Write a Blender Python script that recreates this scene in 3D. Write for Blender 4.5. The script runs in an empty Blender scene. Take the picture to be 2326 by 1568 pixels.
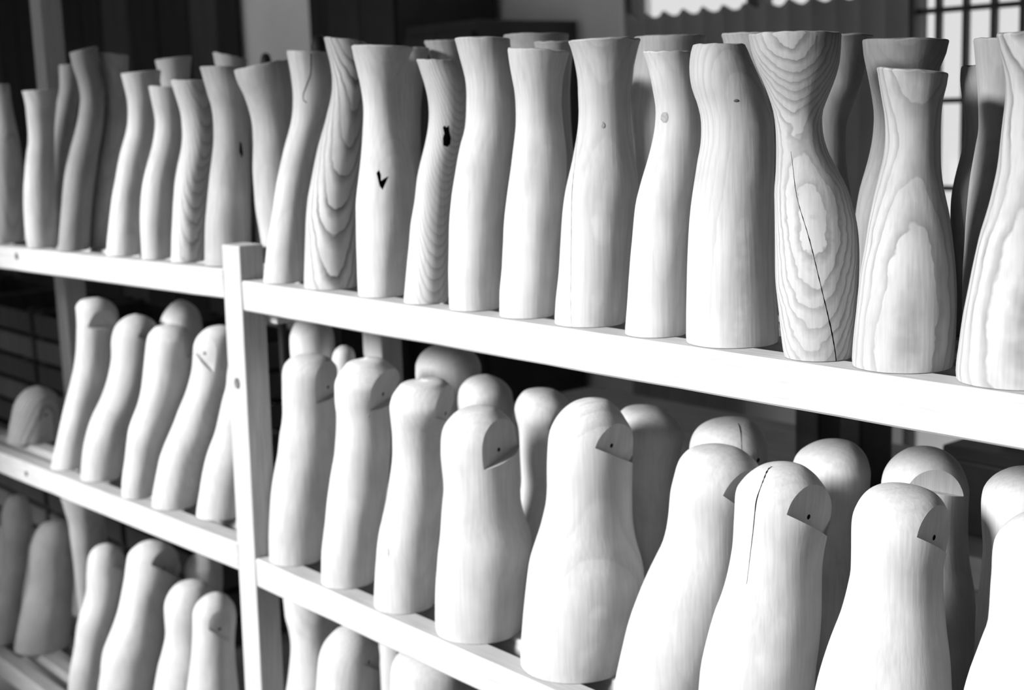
import bpy, bmesh, math, random
from mathutils import Vector, Matrix, noise

# ------------------------------------------------------------------ camera, sky, sun, exposure
scene = bpy.context.scene
col = scene.collection
random.seed(4)

cam_data = bpy.data.cameras.new('camera')
cam = bpy.data.objects.new('camera', cam_data)
col.objects.link(cam)
cam_data.sensor_width = 36.0
cam_data.lens = 49.99
cam_data.clip_start = 0.05
right = Vector((0.639471, 0.768041, -0.034485))
up = -Vector((0.107011, -0.133336, -0.985277))
back = -Vector((-0.761331, 0.626366, -0.167453))
m = Matrix((right, up, back)).transposed().to_4x4()
m.translation = Vector((2.06268, -1.12925, 1.59070))
cam.matrix_world = m
cam_data.dof.use_dof = True
cam_data.dof.focus_distance = 1.45
cam_data.dof.aperture_fstop = 5.6
scene.camera = cam

world = bpy.data.worlds.new('sky')
scene.world = world
world.use_nodes = True
world.node_tree.nodes['Background'].inputs['Color'].default_value = (1, 1, 1, 1)
world.node_tree.nodes['Background'].inputs['Strength'].default_value = 0.8

sun_data = bpy.data.lights.new('sun', 'SUN')
sun_data.energy = 7.9
sun_data.angle = math.radians(16)
sun = bpy.data.objects.new('sun', sun_data)
col.objects.link(sun)
to_sun = Vector((-0.30, -1.0, 0.45))
sun.rotation_euler = to_sun.to_track_quat('Z', 'Y').to_euler()
sun.location = (0, -6, 6)

scene.view_settings.view_transform = 'Standard'
scene.view_settings.look = 'None'
scene.view_settings.exposure = 0.25
scene.view_settings.gamma = 1.0
scene.view_settings.use_curve_mapping = False

# traced forms: base x,y,z (mm), heading (deg), dome?, top slope, rows of (height, axis offset, radius) in tenths of mm
FORMS = {
 'T0': ((-1179.4, 46.9, 1316.3), 70.1, 0, -0.03, [(0,12,409),(170,28,407),(339,46,405),(509,63,403),(678,80,400),(848,97,396),(1017,114,393),(1187,130,388),(1357,145,382),(1526,162,375),(1696,178,366),(1865,194,354),(2035,209,335),(2205,224,309),(2374,239,280),(2544,258,240),(2713,270,207),(2883,266,193),(3052,259,182),(3222,256,178),(3392,243,189),(3561,225,205)]),
 'T1': ((-929.4, 35.6, 1320.6), 68.7, 0, -0.00, [(0,5,296),(158,11,316),(315,18,329),(473,26,335),(631,34,338),(789,41,340),(946,48,340),(1104,57,337),(1262,67,332),(1419,80,323),(1577,96,314),(1735,113,305),(1892,133,294),(2050,154,283),(2208,179,269),(2366,193,266),(2523,204,270),(2681,215,281),(2839,229,296),(2996,241,310),(3154,244,330),(3312,241,354)]),
 'T2': ((-986.5, 85.0, 1319.6), 68.3, 0, 0.02, [(0,-16,332),(184,6,329),(369,31,324),(553,55,319),(737,79,313),(921,104,308),(1106,130,301),(1290,156,295),(1474,183,289),(1658,212,284),(1843,243,280),(2027,279,275),(2211,323,267),(2395,370,258),(2580,420,253),(2764,470,248),(2948,520,241),(3132,570,234),(3317,619,226),(3501,641,226),(3685,653,227),(3869,665,229)]),
 'T3': ((-762.9, 37.4, 1323.4), 67.6, 0, 0.21, [(0,-6,314),(192,22,312),(385,50,310),(577,80,308),(769,111,306),(961,144,304),(1154,177,305),(1346,213,305),(1538,251,305),(1730,296,301),(1923,348,293),(2115,403,285),(2307,458,275),(2499,509,264),(2692,552,252),(2884,584,241),(3076,608,233),(3268,601,235),(3461,581,242),(3653,549,256),(3845,531,270),(4037,522,279)]),
 'T4': ((-770.1, 95.0, 1323.3), 66.6, 0, -0.15, [(0,-1,229),(189,22,227),(377,49,226),(566,78,228),(754,110,230),(943,144,231),(1131,184,229),(1320,227,228),(1508,267,237),(1697,306,253),(1885,347,263),(2074,400,259),(2262,453,258),(2451,499,255),(2639,536,245),(2828,559,239),(3016,574,237),(3205,587,238),(3393,595,245),(3582,599,260),(3770,595,286),(3959,581,317)]),
 'T5': ((-523.7, 39.6, 1327.5), 65.7, 0, 0.06, [(0,-14,336),(165,3,332),(330,21,326),(494,41,318),(659,63,310),(824,86,303),(989,112,296),(1154,142,290),(1318,179,283),(1483,220,280),(1648,264,283),(1813,310,287),(1978,359,288),(2143,409,279),(2307,453,267),(2472,486,256),(2637,509,256),(2802,528,265),(2967,546,286),(3131,555,319),(3296,558,347),(3461,559,373)]),
 'T6': ((-374.6, 32.7, 1330.0), 64.5, 0, -0.08, [(0,5,267),(148,14,271),(297,23,276),(445,34,283),(593,45,290),(742,58,295),(890,74,296),(1038,93,296),(1187,115,296),(1335,142,293),(1484,174,289),(1632,212,283),(1780,255,276),(1929,303,270),(2077,345,263),(2225,378,257),(2374,398,249),(2522,412,248),(2670,419,264),(2819,421,284),(2967,419,303),(3115,417,320)]),
 'T7': ((-253.9, 36.3, 1332.1), 63.3, 0, -0.04, [(0,-3,303),(151,10,301),(302,23,299),(453,37,297),(604,52,295),(755,70,295),(906,89,297),(1057,109,298),(1209,132,299),(1360,156,300),(1511,184,298),(1662,218,295),(1813,253,289),(1964,288,280),(2115,314,276),(2266,330,274),(2417,333,277),(2568,330,277),(2719,315,286),(2870,292,299),(3021,268,314),(3172,246,325)]),
 'T8': ((-125.1, 44.4, 1334.3), 61.8, 0, -0.02, [(0,-1,384),(159,11,385),(318,23,386),(476,36,387),(635,49,386),(794,64,383),(953,82,376),(1112,99,367),(1270,116,359),(1429,133,349),(1588,149,337),(1747,167,322),(1906,184,310),(2065,200,300),(2223,211,295),(2382,218,293),(2541,220,297),(2700,213,306),(2859,193,325),(3017,170,335),(3176,142,341),(3335,108,340)]),
 'T9': ((-20.2, 95.0, 1320.0), 59.6, 0, 0.17, [(0,2,322),(166,8,326),(331,-3,345),(497,-10,358),(663,-15,367),(829,-24,374),(994,-37,379),(1160,-47,381),(1326,-51,377),(1492,-54,374),(1657,-56,372),(1823,-54,368),(1989,-47,360),(2155,-41,352),(2320,-41,347),(2486,-47,341),(2652,-61,348),(2818,-77,369),(2983,-95,398),(3149,-132,429),(3315,-161,446),(3481,-179,451)]),
 'T10': ((69.5, 39.0, 1320.0), 59.6, 0, -0.07, [(0,-4,330),(173,17,322),(345,39,314),(518,60,308),(691,83,299),(863,110,287),(1036,139,278),(1209,172,272),(1381,209,273),(1554,249,277),(1727,292,276),(1900,338,274),(2072,388,274),(2245,444,274),(2418,505,275),(2590,560,282),(2763,601,296),(2936,624,306),(3108,630,314),(3281,619,317),(3454,593,315),(3626,572,314)]),
 'T11': ((196.8, 47.2, 1320.0), 57.8, 0, -0.17, [(0,-7,412),(178,3,409),(356,12,405),(535,22,400),(713,35,395),(891,48,392),(1069,62,389),(1248,81,385),(1426,106,377),(1604,139,364),(1782,176,355),(1961,216,348),(2139,253,335),(2317,293,316),(2495,334,293),(2673,368,273),(2852,402,253),(3030,427,244),(3208,441,252),(3386,444,274),(3565,433,303),(3743,423,323)]),
 'T12': ((342.8, 40.6, 1320.0), 55.8, 0, -0.06, [(0,5,346),(170,19,357),(341,34,369),(511,52,382),(681,71,396),(851,89,408),(1022,106,418),(1192,119,424),(1362,131,426),(1532,149,420),(1703,167,409),(1873,172,385),(2043,170,356),(2214,164,328),(2384,157,302),(2554,159,287),(2724,163,281),(2895,162,291),(3065,161,312),(3235,163,346),(3405,173,394),(3576,197,445)]),
 'T13': ((458.1, 37.5, 1320.0), 54.0, 0, -0.08, [(0,-5,315),(159,10,309),(317,25,303),(476,40,296),(634,56,290),(793,72,283),(951,88,278),(1110,106,274),(1269,134,266),(1427,164,260),(1586,188,260),(1744,215,261),(1903,254,260),(2062,298,257),(2220,340,254),(2379,381,258),(2537,404,258),(2696,412,260),(2854,406,266),(3013,383,277),(3172,333,274),(3330,281,264)]),
 'T14': ((564.8, 40.0, 1320.0), 52.0, 0, -0.04, [(0,-4,340),(170,4,345),(339,15,354),(509,28,363),(679,41,367),(848,54,369),(1018,66,372),(1188,81,375),(1357,105,377),(1527,132,377),(1697,161,376),(1866,192,372),(2036,223,365),(2206,258,355),(2375,295,337),(2545,315,330),(2715,324,328),(2884,322,320),(3054,312,319),(3224,287,331),(3393,259,345),(3563,238,361)]),
 'T15': ((670.8, 41.9, 1320.0), 49.9, 0, -0.09, [(0,7,359),(160,20,365),(320,35,371),(480,57,372),(640,78,372),(800,93,373),(960,109,374),(1120,126,378),(1280,143,378),(1440,161,374),(1600,181,368),(1759,204,362),(1919,220,351),(2079,232,340),(2239,240,321),(2399,243,303),(2559,243,293),(2719,242,291),(2879,243,302),(3039,241,326),(3199,247,357),(3359,260,384)]),
 'T16': ((780.1, 50.7, 1320.0), 47.4, 0, -0.00, [(0,16,447),(163,34,450),(326,51,450),(490,70,446),(653,89,443),(816,105,444),(979,120,446),(1142,136,448),(1306,153,450),(1469,173,449),(1632,196,444),(1795,213,423),(1958,225,391),(2122,234,362),(2285,242,336),(2448,251,322),(2611,255,316),(2774,256,319),(2938,264,329),(3101,266,352),(3264,270,389),(3427,268,434)]),
 'T17': ((904.1, 42.2, 1320.0), 44.7, 0, -0.05, [(0,2,362),(154,12,356),(307,21,351),(461,31,348),(615,40,345),(768,51,341),(922,62,337),(1076,75,333),(1229,90,331),(1383,107,330),(1537,128,328),(1690,162,323),(1844,197,312),(1998,233,298),(2151,264,286),(2305,289,274),(2459,300,262),(2612,297,256),(2766,272,252),(2920,248,254),(3073,220,260),(3227,186,275)]),
 'T18': ((1009.9, 57.5, 1320.0), 41.6, 0, -0.03, [(0,-8,515),(155,-12,509),(311,-16,504),(466,-19,498),(621,-22,492),(776,-22,488),(932,-21,482),(1087,-19,477),(1242,-15,470),(1397,-7,461),(1553,2,450),(1708,14,438),(1863,30,427),(2019,43,414),(2174,59,399),(2329,62,389),(2484,51,382),(2640,12,379),(2795,-39,381),(2950,-82,362),(3105,-114,328),(3261,-127,285)]),
 'T19': ((1140.5, 41.2, 1320.0), 38.2, 0, -0.03, [(0,4,352),(158,-1,368),(315,-2,383),(473,-2,398),(630,-7,411),(788,-11,421),(946,-12,425),(1103,-14,425),(1261,-19,422),(1418,-30,412),(1576,-50,394),(1734,-75,370),(1891,-107,324),(2049,-147,276),(2206,-177,244),(2364,-193,233),(2521,-201,245),(2679,-194,297),(2837,-194,357),(2994,-207,412),(3152,-227,446),(3309,-237,460)]),
 'T20': ((1234.2, 55.5, 1320.0), 35.0, 0, -0.13, [(0,-1,495),(138,4,494),(276,11,494),(414,19,490),(552,27,484),(690,32,476),(827,36,466),(965,40,453),(1103,45,436),(1241,47,418),(1379,47,398),(1517,48,374),(1655,46,344),(1793,47,313),(1931,53,287),(2069,64,267),(2206,69,258),(2344,69,257),(2482,66,265),(2620,61,285),(2758,63,313),(2896,59,332)]),
 'T22': ((1356.5, 60.7, 1320.0), 30.7, 0, -0.01, [(0,-5,547),(151,-3,546),(302,5,538),(454,12,529),(605,19,518),(756,27,503),(907,36,485),(1058,44,465),(1210,52,443),(1361,62,421),(1512,73,390),(1663,81,358),(1815,85,331),(1966,87,307),(2117,86,290),(2268,84,277),(2419,84,264),(2571,87,254),(2722,87,252),(2873,82,265),(3024,68,290),(3175,59,309)]),
 'B1': ((234.6, 165.0, 1320.0), 54.7, 0, -0.01, [(0,15,243),(171,24,242),(343,33,241),(514,43,240),(686,52,238),(857,61,234),(1029,71,229),(1200,81,224),(1372,91,216),(1543,99,208),(1715,107,197),(1886,115,187),(2058,127,177),(2229,142,168),(2401,156,161),(2572,173,156),(2744,184,161),(2915,195,171),(3087,211,184),(3258,231,200),(3430,244,227),(3601,253,260)]),
 'B2': ((247.6, 240.0, 1320.0), 53.0, 0, -0.01, [(0,0,310),(177,7,307),(354,15,303),(530,22,300),(707,30,297),(884,37,293),(1061,44,290),(1238,51,286),(1414,59,281),(1591,67,276),(1768,77,269),(1945,87,261),(2122,97,253),(2298,109,242),(2475,117,235),(2652,122,230),(2829,126,228),(3006,126,233),(3182,123,245),(3359,119,264),(3536,110,295),(3713,91,340)]),
 'B3': ((455.5, 250.0, 1320.0), 49.4, 0, -0.02, [(0,27,508),(176,35,505),(351,43,502),(527,51,498),(702,60,494),(878,71,489),(1053,82,482),(1229,94,471),(1405,108,457),(1580,124,442),(1756,137,427),(1931,150,410),(2107,161,393),(2282,172,376),(2458,181,358),(2634,182,356),(2809,178,358),(2985,171,364),(3160,151,381),(3336,124,405),(3511,92,436),(3687,69,476)]),
 'B4': ((727.7, 230.0, 1320.0), 44.5, 0, -0.02, [(0,94,506),(167,97,505),(333,101,503),(500,105,501),(667,109,499),(834,112,495),(1000,116,489),(1167,120,483),(1334,123,474),(1500,126,460),(1667,126,447),(1834,121,437),(2000,115,428),(2167,105,426),(2334,93,431),(2501,92,433),(2667,93,434),(2834,106,435),(3001,127,436),(3167,150,443),(3334,169,456),(3501,186,470)]),
 'B5': ((875.0, 230.0, 1320.0), 41.1, 0, -0.03, [(0,70,412),(164,71,410),(329,72,408),(493,73,405),(658,74,402),(822,75,398),(987,77,391),(1151,80,379),(1316,84,366),(1480,88,351),(1645,92,334),(1809,97,317),(1974,103,298),(2138,110,281),(2303,119,266),(2467,124,258),(2632,127,262),(2796,132,273),(2961,138,301),(3125,142,331),(3290,149,358),(3454,155,400)]),
 'B6': ((998.3, 240.0, 1320.0), 37.9, 0, -0.03, [(0,-22,372),(160,-23,370),(320,-23,368),(481,-24,365),(641,-24,361),(801,-24,356),(961,-25,346),(1122,-25,335),(1282,-26,321),(1442,-29,303),(1602,-32,284),(1762,-31,260),(1923,-26,236),(2083,-12,220),(2243,4,206),(2403,19,218),(2564,51,251),(2724,78,285),(2884,89,320),(3044,88,346),(3204,87,379),(3365,91,423)]),
 'B7': ((1138.4, 200.0, 1320.0), 34.8, 0, -0.04, [(0,-57,543),(154,-58,541),(309,-60,539),(463,-61,536),(617,-62,534),(771,-64,530),(926,-67,524),(1080,-71,514),(1234,-75,501),(1388,-78,485),(1543,-80,462),(1697,-79,432),(1851,-77,391),(2006,-73,354),(2160,-70,326),(2314,-66,314),(2468,-65,311),(2623,-69,325),(2777,-72,350),(2931,-70,384),(3085,-57,430),(3240,-50,451)]),
 'B8': ((1186.2, 262.0, 1320.0), 32.2, 0, -0.04, [(0,-13,273),(139,-17,272),(279,-20,271),(418,-23,271),(558,-26,271),(697,-28,271),(837,-28,271),(976,-24,276),(1116,-20,281),(1255,-20,280),(1394,-21,278),(1534,-20,273),(1673,-12,262),(1813,1,246),(1952,16,228),(2092,28,213),(2231,33,205),(2371,33,207),(2510,33,219),(2649,35,242),(2789,38,260),(2928,48,264)]),
 'B9': ((1263.9, 190.0, 1320.0), 31.2, 0, -0.02, [(0,-13,407),(152,-15,406),(303,-17,405),(455,-19,404),(607,-22,402),(758,-24,399),(910,-28,392),(1062,-31,382),(1213,-34,373),(1365,-37,364),(1517,-41,351),(1668,-47,333),(1820,-52,312),(1972,-55,288),(2123,-58,262),(2275,-60,237),(2427,-64,235),(2578,-66,238),(2730,-68,249),(2882,-62,268),(3033,-54,291),(3185,-49,311)]),
 'B3b': ((605.4, 150.0, 1320.0), 48.7, 0, -0.03, [(0,6,345),(167,11,342),(333,16,340),(500,20,337),(667,25,333),(834,30,329),(1000,34,323),(1167,39,315),(1334,44,307),(1500,50,294),(1667,54,275),(1834,59,256),(2001,62,240),(2167,64,225),(2334,68,212),(2501,74,197),(2667,78,189),(2834,82,193),(3001,88,200),(3167,89,216),(3334,86,241),(3501,86,275)]),
 'B10': ((-629.1, 200.0, 1325.7), 63.7, 0, 0.09, [(0,-17,423),(180,-1,420),(360,15,416),(540,30,412),(720,44,405),(900,56,395),(1080,68,383),(1260,81,369),(1439,95,355),(1619,108,341),(1799,121,327),(1979,134,314),(2159,147,300),(2339,160,286),(2519,176,269),(2699,189,254),(2879,195,252),(3059,205,258),(3239,214,275),(3419,217,306),(3599,217,335),(3779,219,363)]),
 'B11': ((-424.1, 210.0, 1329.2), 61.7, 0, -0.42, [(0,43,395),(176,56,394),(352,68,391),(528,79,387),(703,89,380),(879,99,370),(1055,110,357),(1231,123,343),(1407,135,328),(1583,148,313),(1759,163,296),(1935,177,280),(2110,191,266),(2286,204,252),(2462,217,239),(2638,225,232),(2814,234,233),(2990,244,238),(3166,256,250),(3341,265,274),(3517,273,304),(3693,266,320)]),
 'M0': ((-1286.9, 110.0, 823.6), 69.7, 1, 0.00, [(0,13,620),(98,28,615),(192,44,608),(282,58,602),(369,73,594),(453,87,585),(532,102,575),(608,114,567),(680,125,558),(749,135,548),(814,143,536),(875,151,522),(932,159,506),(985,168,487),(1035,179,466),(1080,186,439),(1122,184,400),(1159,179,357),(1193,174,314),(1223,171,270),(1248,171,222),(1270,175,173),(1286,183,129),(1299,203,84),(1307,230,40),(1310,240,10)]),
 'M1': ((-923.1, 45.9, 833.5), 68.5, 1, 0.00, [(0,47,399),(276,118,390),(542,189,384),(798,260,381),(1043,333,381),(1278,408,383),(1503,489,389),(1718,566,394),(1921,633,396),(2115,692,395),(2298,732,390),(2470,758,382),(2631,780,378),(2782,800,377),(2922,822,384),(3051,855,402),(3168,898,436),(3275,903,436),(3370,901,434),(3453,887,421),(3525,862,395),(3585,852,350),(3633,840,294),(3669,829,230),(3691,860,133),(3699,924,10)]),
 'M2': ((-761.0, 51.5, 838.0), 67.3, 1, 0.00, [(0,37,454),(256,90,467),(502,154,485),(739,218,495),(967,291,499),(1185,380,508),(1393,478,509),(1592,582,496),(1781,667,484),(1960,738,476),(2130,795,472),(2290,841,472),(2439,879,475),(2579,907,479),(2708,927,488),(2828,939,492),(2937,952,489),(3036,966,477),(3124,968,447),(3201,968,406),(3268,971,353),(3324,972,285),(3368,972,212),(3401,968,123),(3422,984,42),(3429,991,10)]),
 'M3': ((-542.8, 39.0, 843.9), 65.8, 1, 0.00, [(0,-27,330),(253,9,342),(497,54,346),(732,108,348),(957,165,363),(1173,242,396),(1379,315,421),(1576,404,431),(1763,496,435),(1941,569,442),(2108,626,452),(2266,672,463),(2415,707,469),(2553,734,469),(2681,759,470),(2799,781,471),(2907,802,472),(3005,822,473),(3092,834,468),(3169,829,441),(3235,821,398),(3290,816,341),(3334,796,278),(3366,776,203),(3387,787,107),(3394,822,10)]),
 'M4': ((-414.4, 49.9, 847.4), 64.5, 1, 0.00, [(0,6,439),(256,55,443),(503,116,440),(740,180,442),(968,259,454),(1187,357,456),(1395,453,445),(1594,534,425),(1784,603,413),(1963,682,408),(2133,758,405),(2293,821,403),(2443,872,402),(2582,912,403),(2712,943,411),(2832,966,418),(2941,985,423),(3040,996,420),(3128,1008,406),(3206,1026,383),(3273,1048,354),(3328,1063,307),(3373,1072,253),(3406,1076,181),(3426,1090,83),(3434,1102,10)]),
 'M5': ((-277.3, 75.0, 851.1), 62.8, 1, 0.00, [(0,29,472),(234,72,466),(460,120,462),(677,168,465),(885,220,468),(1085,279,468),(1276,339,455),(1458,402,432),(1631,451,414),(1795,489,403),(1950,523,392),(2096,554,382),(2234,587,371),(2361,620,358),(2480,642,356),(2589,657,359),(2689,672,359),(2780,683,353),(2860,691,339),(2931,699,317),(2992,709,289),(3043,716,252),(3084,723,208),(3114,720,139),(3133,741,52),(3140,750,10)]),
 'BM1': ((-704.9, 230.0, 839.5), 63.8, 1, 0.00, [(0,-169,618),(271,-169,618),(531,-169,618),(782,-159,612),(1022,-144,600),(1253,-129,588),(1473,-114,574),(1683,-100,557),(1883,-86,536),(2073,-70,515),(2252,-48,495),(2420,-21,472),(2579,1,457),(2726,18,452),(2863,31,451),(2990,39,451),(3105,43,442),(3209,52,423),(3302,62,393),(3384,69,345),(3455,73,292),(3514,70,229),(3561,66,164),(3595,61,97),(3617,57,52),(3625,55,10)]),
 'N1': ((32.6, 52.2, 843.2), 59.8, 1, 0.00, [(0,-10,462),(261,14,470),(513,43,478),(755,75,484),(988,109,490),(1210,143,493),(1423,181,490),(1626,226,487),(1819,267,479),(2003,294,474),(2176,317,468),(2339,341,455),(2492,355,446),(2634,363,443),(2767,369,443),(2889,379,447),(3000,396,457),(3101,405,462),(3191,412,461),(3270,410,442),(3338,400,405),(3395,396,352),(3441,388,285),(3474,364,198),(3495,378,92),(3503,417,10)]),
 'N2': ((193.7, 49.5, 843.2), 57.8, 1, 0.00, [(0,6,435),(271,41,450),(532,71,458),(783,107,454),(1024,152,455),(1255,200,467),(1476,238,469),(1687,273,464),(1887,307,455),(2077,340,445),(2257,365,437),(2426,381,430),(2584,393,426),(2732,398,426),(2869,398,436),(2996,426,467),(3112,462,500),(3216,492,523),(3309,497,497),(3392,501,451),(3462,500,389),(3521,491,336),(3568,494,279),(3603,560,149),(3625,539,73),(3633,476,10)]),
 'N3': ((349.1, 53.1, 843.2), 55.4, 1, 0.00, [(0,-22,471),(261,-2,466),(512,19,462),(753,44,458),(985,73,454),(1207,114,448),(1420,169,436),(1622,203,419),(1815,229,404),(1998,248,390),(2170,261,373),(2333,271,361),(2485,282,364),(2628,297,377),(2760,317,402),(2881,359,450),(2993,397,494),(3093,427,523),(3183,435,508),(3262,432,471),(3330,432,423),(3387,427,370),(3432,438,313),(3465,543,152),(3486,496,109),(3494,389,10)]),
 'N4': ((510.3, 69.1, 843.2), 52.3, 1, 0.00, [(0,-8,632),(246,7,639),(483,23,645),(711,42,648),(929,74,659),(1139,108,669),(1339,133,663),(1530,124,627),(1712,106,587),(1884,101,559),(2047,110,546),(2201,111,543),(2345,105,544),(2479,104,551),(2603,107,561),(2718,111,562),(2823,112,557),(2918,106,535),(3003,100,499),(3077,96,448),(3141,95,390),(3195,94,330),(3237,99,270),(3269,110,194),(3289,124,83),(3296,138,10)]),
 'N5': ((697.7, 79.8, 843.2), 48.5, 1, 0.00, [(0,35,738),(272,79,759),(534,121,772),(786,163,787),(1028,196,792),(1260,214,779),(1481,218,741),(1693,225,677),(1894,243,625),(2084,263,592),(2264,283,572),(2434,293,563),(2593,298,564),(2742,304,565),(2879,315,566),(3006,322,562),(3122,327,552),(3227,328,527),(3321,323,478),(3403,325,429),(3474,331,374),(3533,338,316),(3581,350,254),(3615,362,179),(3637,367,69),(3645,364,10)]),
 'N6': ((859.1, 68.2, 843.2), 45.1, 1, 0.00, [(0,126,622),(246,167,628),(483,230,639),(710,295,651),(929,359,660),(1138,419,654),(1338,477,640),(1529,534,620),(1711,591,593),(1883,646,562),(2046,694,530),(2199,726,514),(2343,751,510),(2477,777,518),(2601,804,533),(2716,829,545),(2821,849,543),(2916,861,531),(3000,856,505),(3075,848,470),(3139,837,421),(3192,827,366),(3235,817,303),(3266,809,224),(3286,821,86),(3293,832,10)]),
 'N7': ((1017.3, 73.3, 843.2), 41.0, 1, 0.00, [(0,42,673),(250,50,672),(491,63,666),(723,78,661),(946,98,657),(1159,133,648),(1362,168,635),(1557,201,613),(1742,240,578),(1917,269,549),(2083,290,528),(2239,311,518),(2385,331,515),(2522,349,522),(2648,370,536),(2765,383,543),(2872,383,538),(2968,373,522),(3055,363,491),(3130,363,441),(3196,366,387),(3250,369,327),(3293,372,267),(3325,376,194),(3346,381,87),(3353,366,10)]),
 'N8': ((1197.4, 81.0, 843.2), 35.6, 1, 0.00, [(0,-32,750),(255,-32,750),(502,-33,749),(738,-28,739),(965,-18,723),(1183,-3,701),(1391,17,669),(1589,39,631),(1778,60,589),(1957,81,548),(2126,96,517),(2286,107,493),(2435,119,480),(2574,122,478),(2704,135,488),(2823,147,499),(2932,154,505),(3030,157,501),(3118,159,483),(3196,159,449),(3262,157,409),(3318,152,357),(3362,134,285),(3395,112,193),(3416,103,81),(3423,103,10)]),
 'N9': ((1383.3, 77.5, 843.2), 29.4, 1, 0.00, [(0,-66,715),(263,-66,715),(516,-66,715),(759,-66,715),(992,-70,711),(1216,-72,699),(1430,-70,683),(1634,-66,663),(1828,-56,632),(2012,-48,585),(2186,-45,536),(2350,-43,489),(2504,-56,465),(2647,-62,455),(2780,-65,447),(2902,-67,438),(3014,-70,434),(3116,-69,430),(3206,-65,419),(3286,-54,393),(3354,-44,350),(3411,-36,295),(3457,-30,234),(3491,-22,166),(3512,-30,73),(3520,-52,10)]),
 'BN1': ((-159.3, 200.0, 854.4), 59.1, 1, 0.00, [(0,104,450),(272,104,450),(533,104,450),(785,110,451),(1027,126,446),(1258,138,439),(1480,148,430),(1691,157,421),(1891,166,412),(2082,174,402),(2262,183,390),(2431,189,384),(2590,194,386),(2738,200,391),(2876,206,398),(3003,209,406),(3119,211,408),(3223,210,405),(3317,210,396),(3399,212,371),(3470,213,342),(3529,212,306),(3576,211,259),(3611,210,186),(3633,239,89),(3641,282,10)]),
 'BN1b': ((-87.6, 235.0, 856.3), 57.6, 1, 0.00, [(0,23,261),(235,23,261),(461,23,261),(678,23,261),(886,23,262),(1086,30,260),(1277,38,257),(1459,45,254),(1633,52,251),(1797,58,248),(1952,63,244),(2099,68,241),(2236,71,237),(2364,74,232),(2483,75,227),(2592,76,222),(2692,78,219),(2783,80,217),(2863,82,213),(2935,84,205),(2996,89,190),(3047,92,168),(3087,96,133),(3117,93,89),(3136,90,52),(3143,89,10)]),
 'BN2': ((204.4, 220.0, 843.2), 54.0, 1, 0.00, [(0,204,475),(272,204,475),(533,204,475),(785,205,476),(1026,217,475),(1258,229,472),(1479,240,467),(1690,249,460),(1891,257,454),(2081,265,451),(2261,273,449),(2430,281,451),(2589,290,459),(2737,301,470),(2875,316,494),(3002,322,527),(3117,328,541),(3222,331,543),(3316,323,529),(3398,322,494),(3469,315,444),(3528,313,378),(3575,307,299),(3610,303,203),(3632,320,89),(3640,330,10)]),
 'BN3': ((331.2, 250.0, 843.2), 51.5, 1, 0.00, [(0,-104,375),(243,-104,375),(477,-104,375),(703,-104,375),(919,-103,376),(1126,-98,375),(1324,-93,375),(1513,-91,374),(1693,-91,373),(1863,-94,372),(2024,-98,371),(2176,-100,373),(2318,-102,380),(2451,-105,390),(2574,-102,410),(2687,-98,436),(2791,-100,444),(2885,-100,438),(2968,-102,424),(3042,-112,393),(3105,-117,347),(3158,-126,289),(3200,-130,222),(3232,-127,146),(3251,-97,65),(3258,-85,10)]),
 'BN4': ((493.0, 220.0, 843.2), 49.3, 1, 0.00, [(0,-26,520),(246,-26,520),(483,-26,519),(711,-21,512),(930,-14,503),(1139,-7,492),(1340,-3,467),(1531,-2,434),(1712,-6,397),(1885,-9,371),(2048,-18,363),(2201,-22,362),(2345,-23,362),(2479,-24,361),(2604,-17,369),(2719,-11,385),(2823,-13,408),(2918,-18,418),(3003,-26,415),(3078,-26,394),(3142,-36,355),(3195,-45,308),(3238,-53,260),(3270,-60,198),(3289,-50,93),(3297,-16,10)]),
 'BN5': ((694.1, 235.0, 843.2), 45.1, 1, 0.00, [(0,-32,459),(246,-32,459),(483,-32,460),(711,-33,462),(930,-34,464),(1139,-35,465),(1340,-36,466),(1531,-37,466),(1712,-35,457),(1885,-28,443),(2048,-24,430),(2201,-23,420),(2345,-19,416),(2479,-11,423),(2604,-3,438),(2719,9,458),(2824,16,474),(2918,10,479),(3003,-6,462),(3078,-22,430),(3142,-43,385),(3195,-54,333),(3238,-66,275),(3270,-79,203),(3290,-62,93),(3297,-26,10)]),
 'BN6': ((856.7, 230.0, 843.2), 41.6, 1, 0.00, [(0,-68,600),(252,-68,600),(494,-69,600),(727,-68,593),(951,-67,587),(1166,-65,581),(1371,-64,574),(1566,-63,565),(1752,-62,555),(1928,-63,535),(2095,-67,507),(2252,-71,489),(2399,-76,477),(2537,-78,471),(2664,-79,480),(2782,-76,492),(2889,-67,504),(2986,-64,507),(3073,-67,485),(3149,-68,456),(3215,-66,413),(3269,-60,361),(3313,-47,295),(3345,-32,212),(3366,-27,83),(3373,-21,10)]),
 'BN7': ((1021.2, 230.0, 843.2), 37.5, 1, 0.00, [(0,-54,569),(250,-54,569),(490,-54,569),(722,-56,565),(944,-57,558),(1157,-58,552),(1360,-59,545),(1554,-60,537),(1738,-61,526),(1913,-62,502),(2079,-65,473),(2235,-67,453),(2381,-68,437),(2517,-70,435),(2643,-70,446),(2760,-71,455),(2866,-73,463),(2963,-73,465),(3049,-74,448),(3125,-73,421),(3190,-68,378),(3244,-58,320),(3287,-46,257),(3319,-36,183),(3339,-29,75),(3347,-33,10)]),
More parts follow.
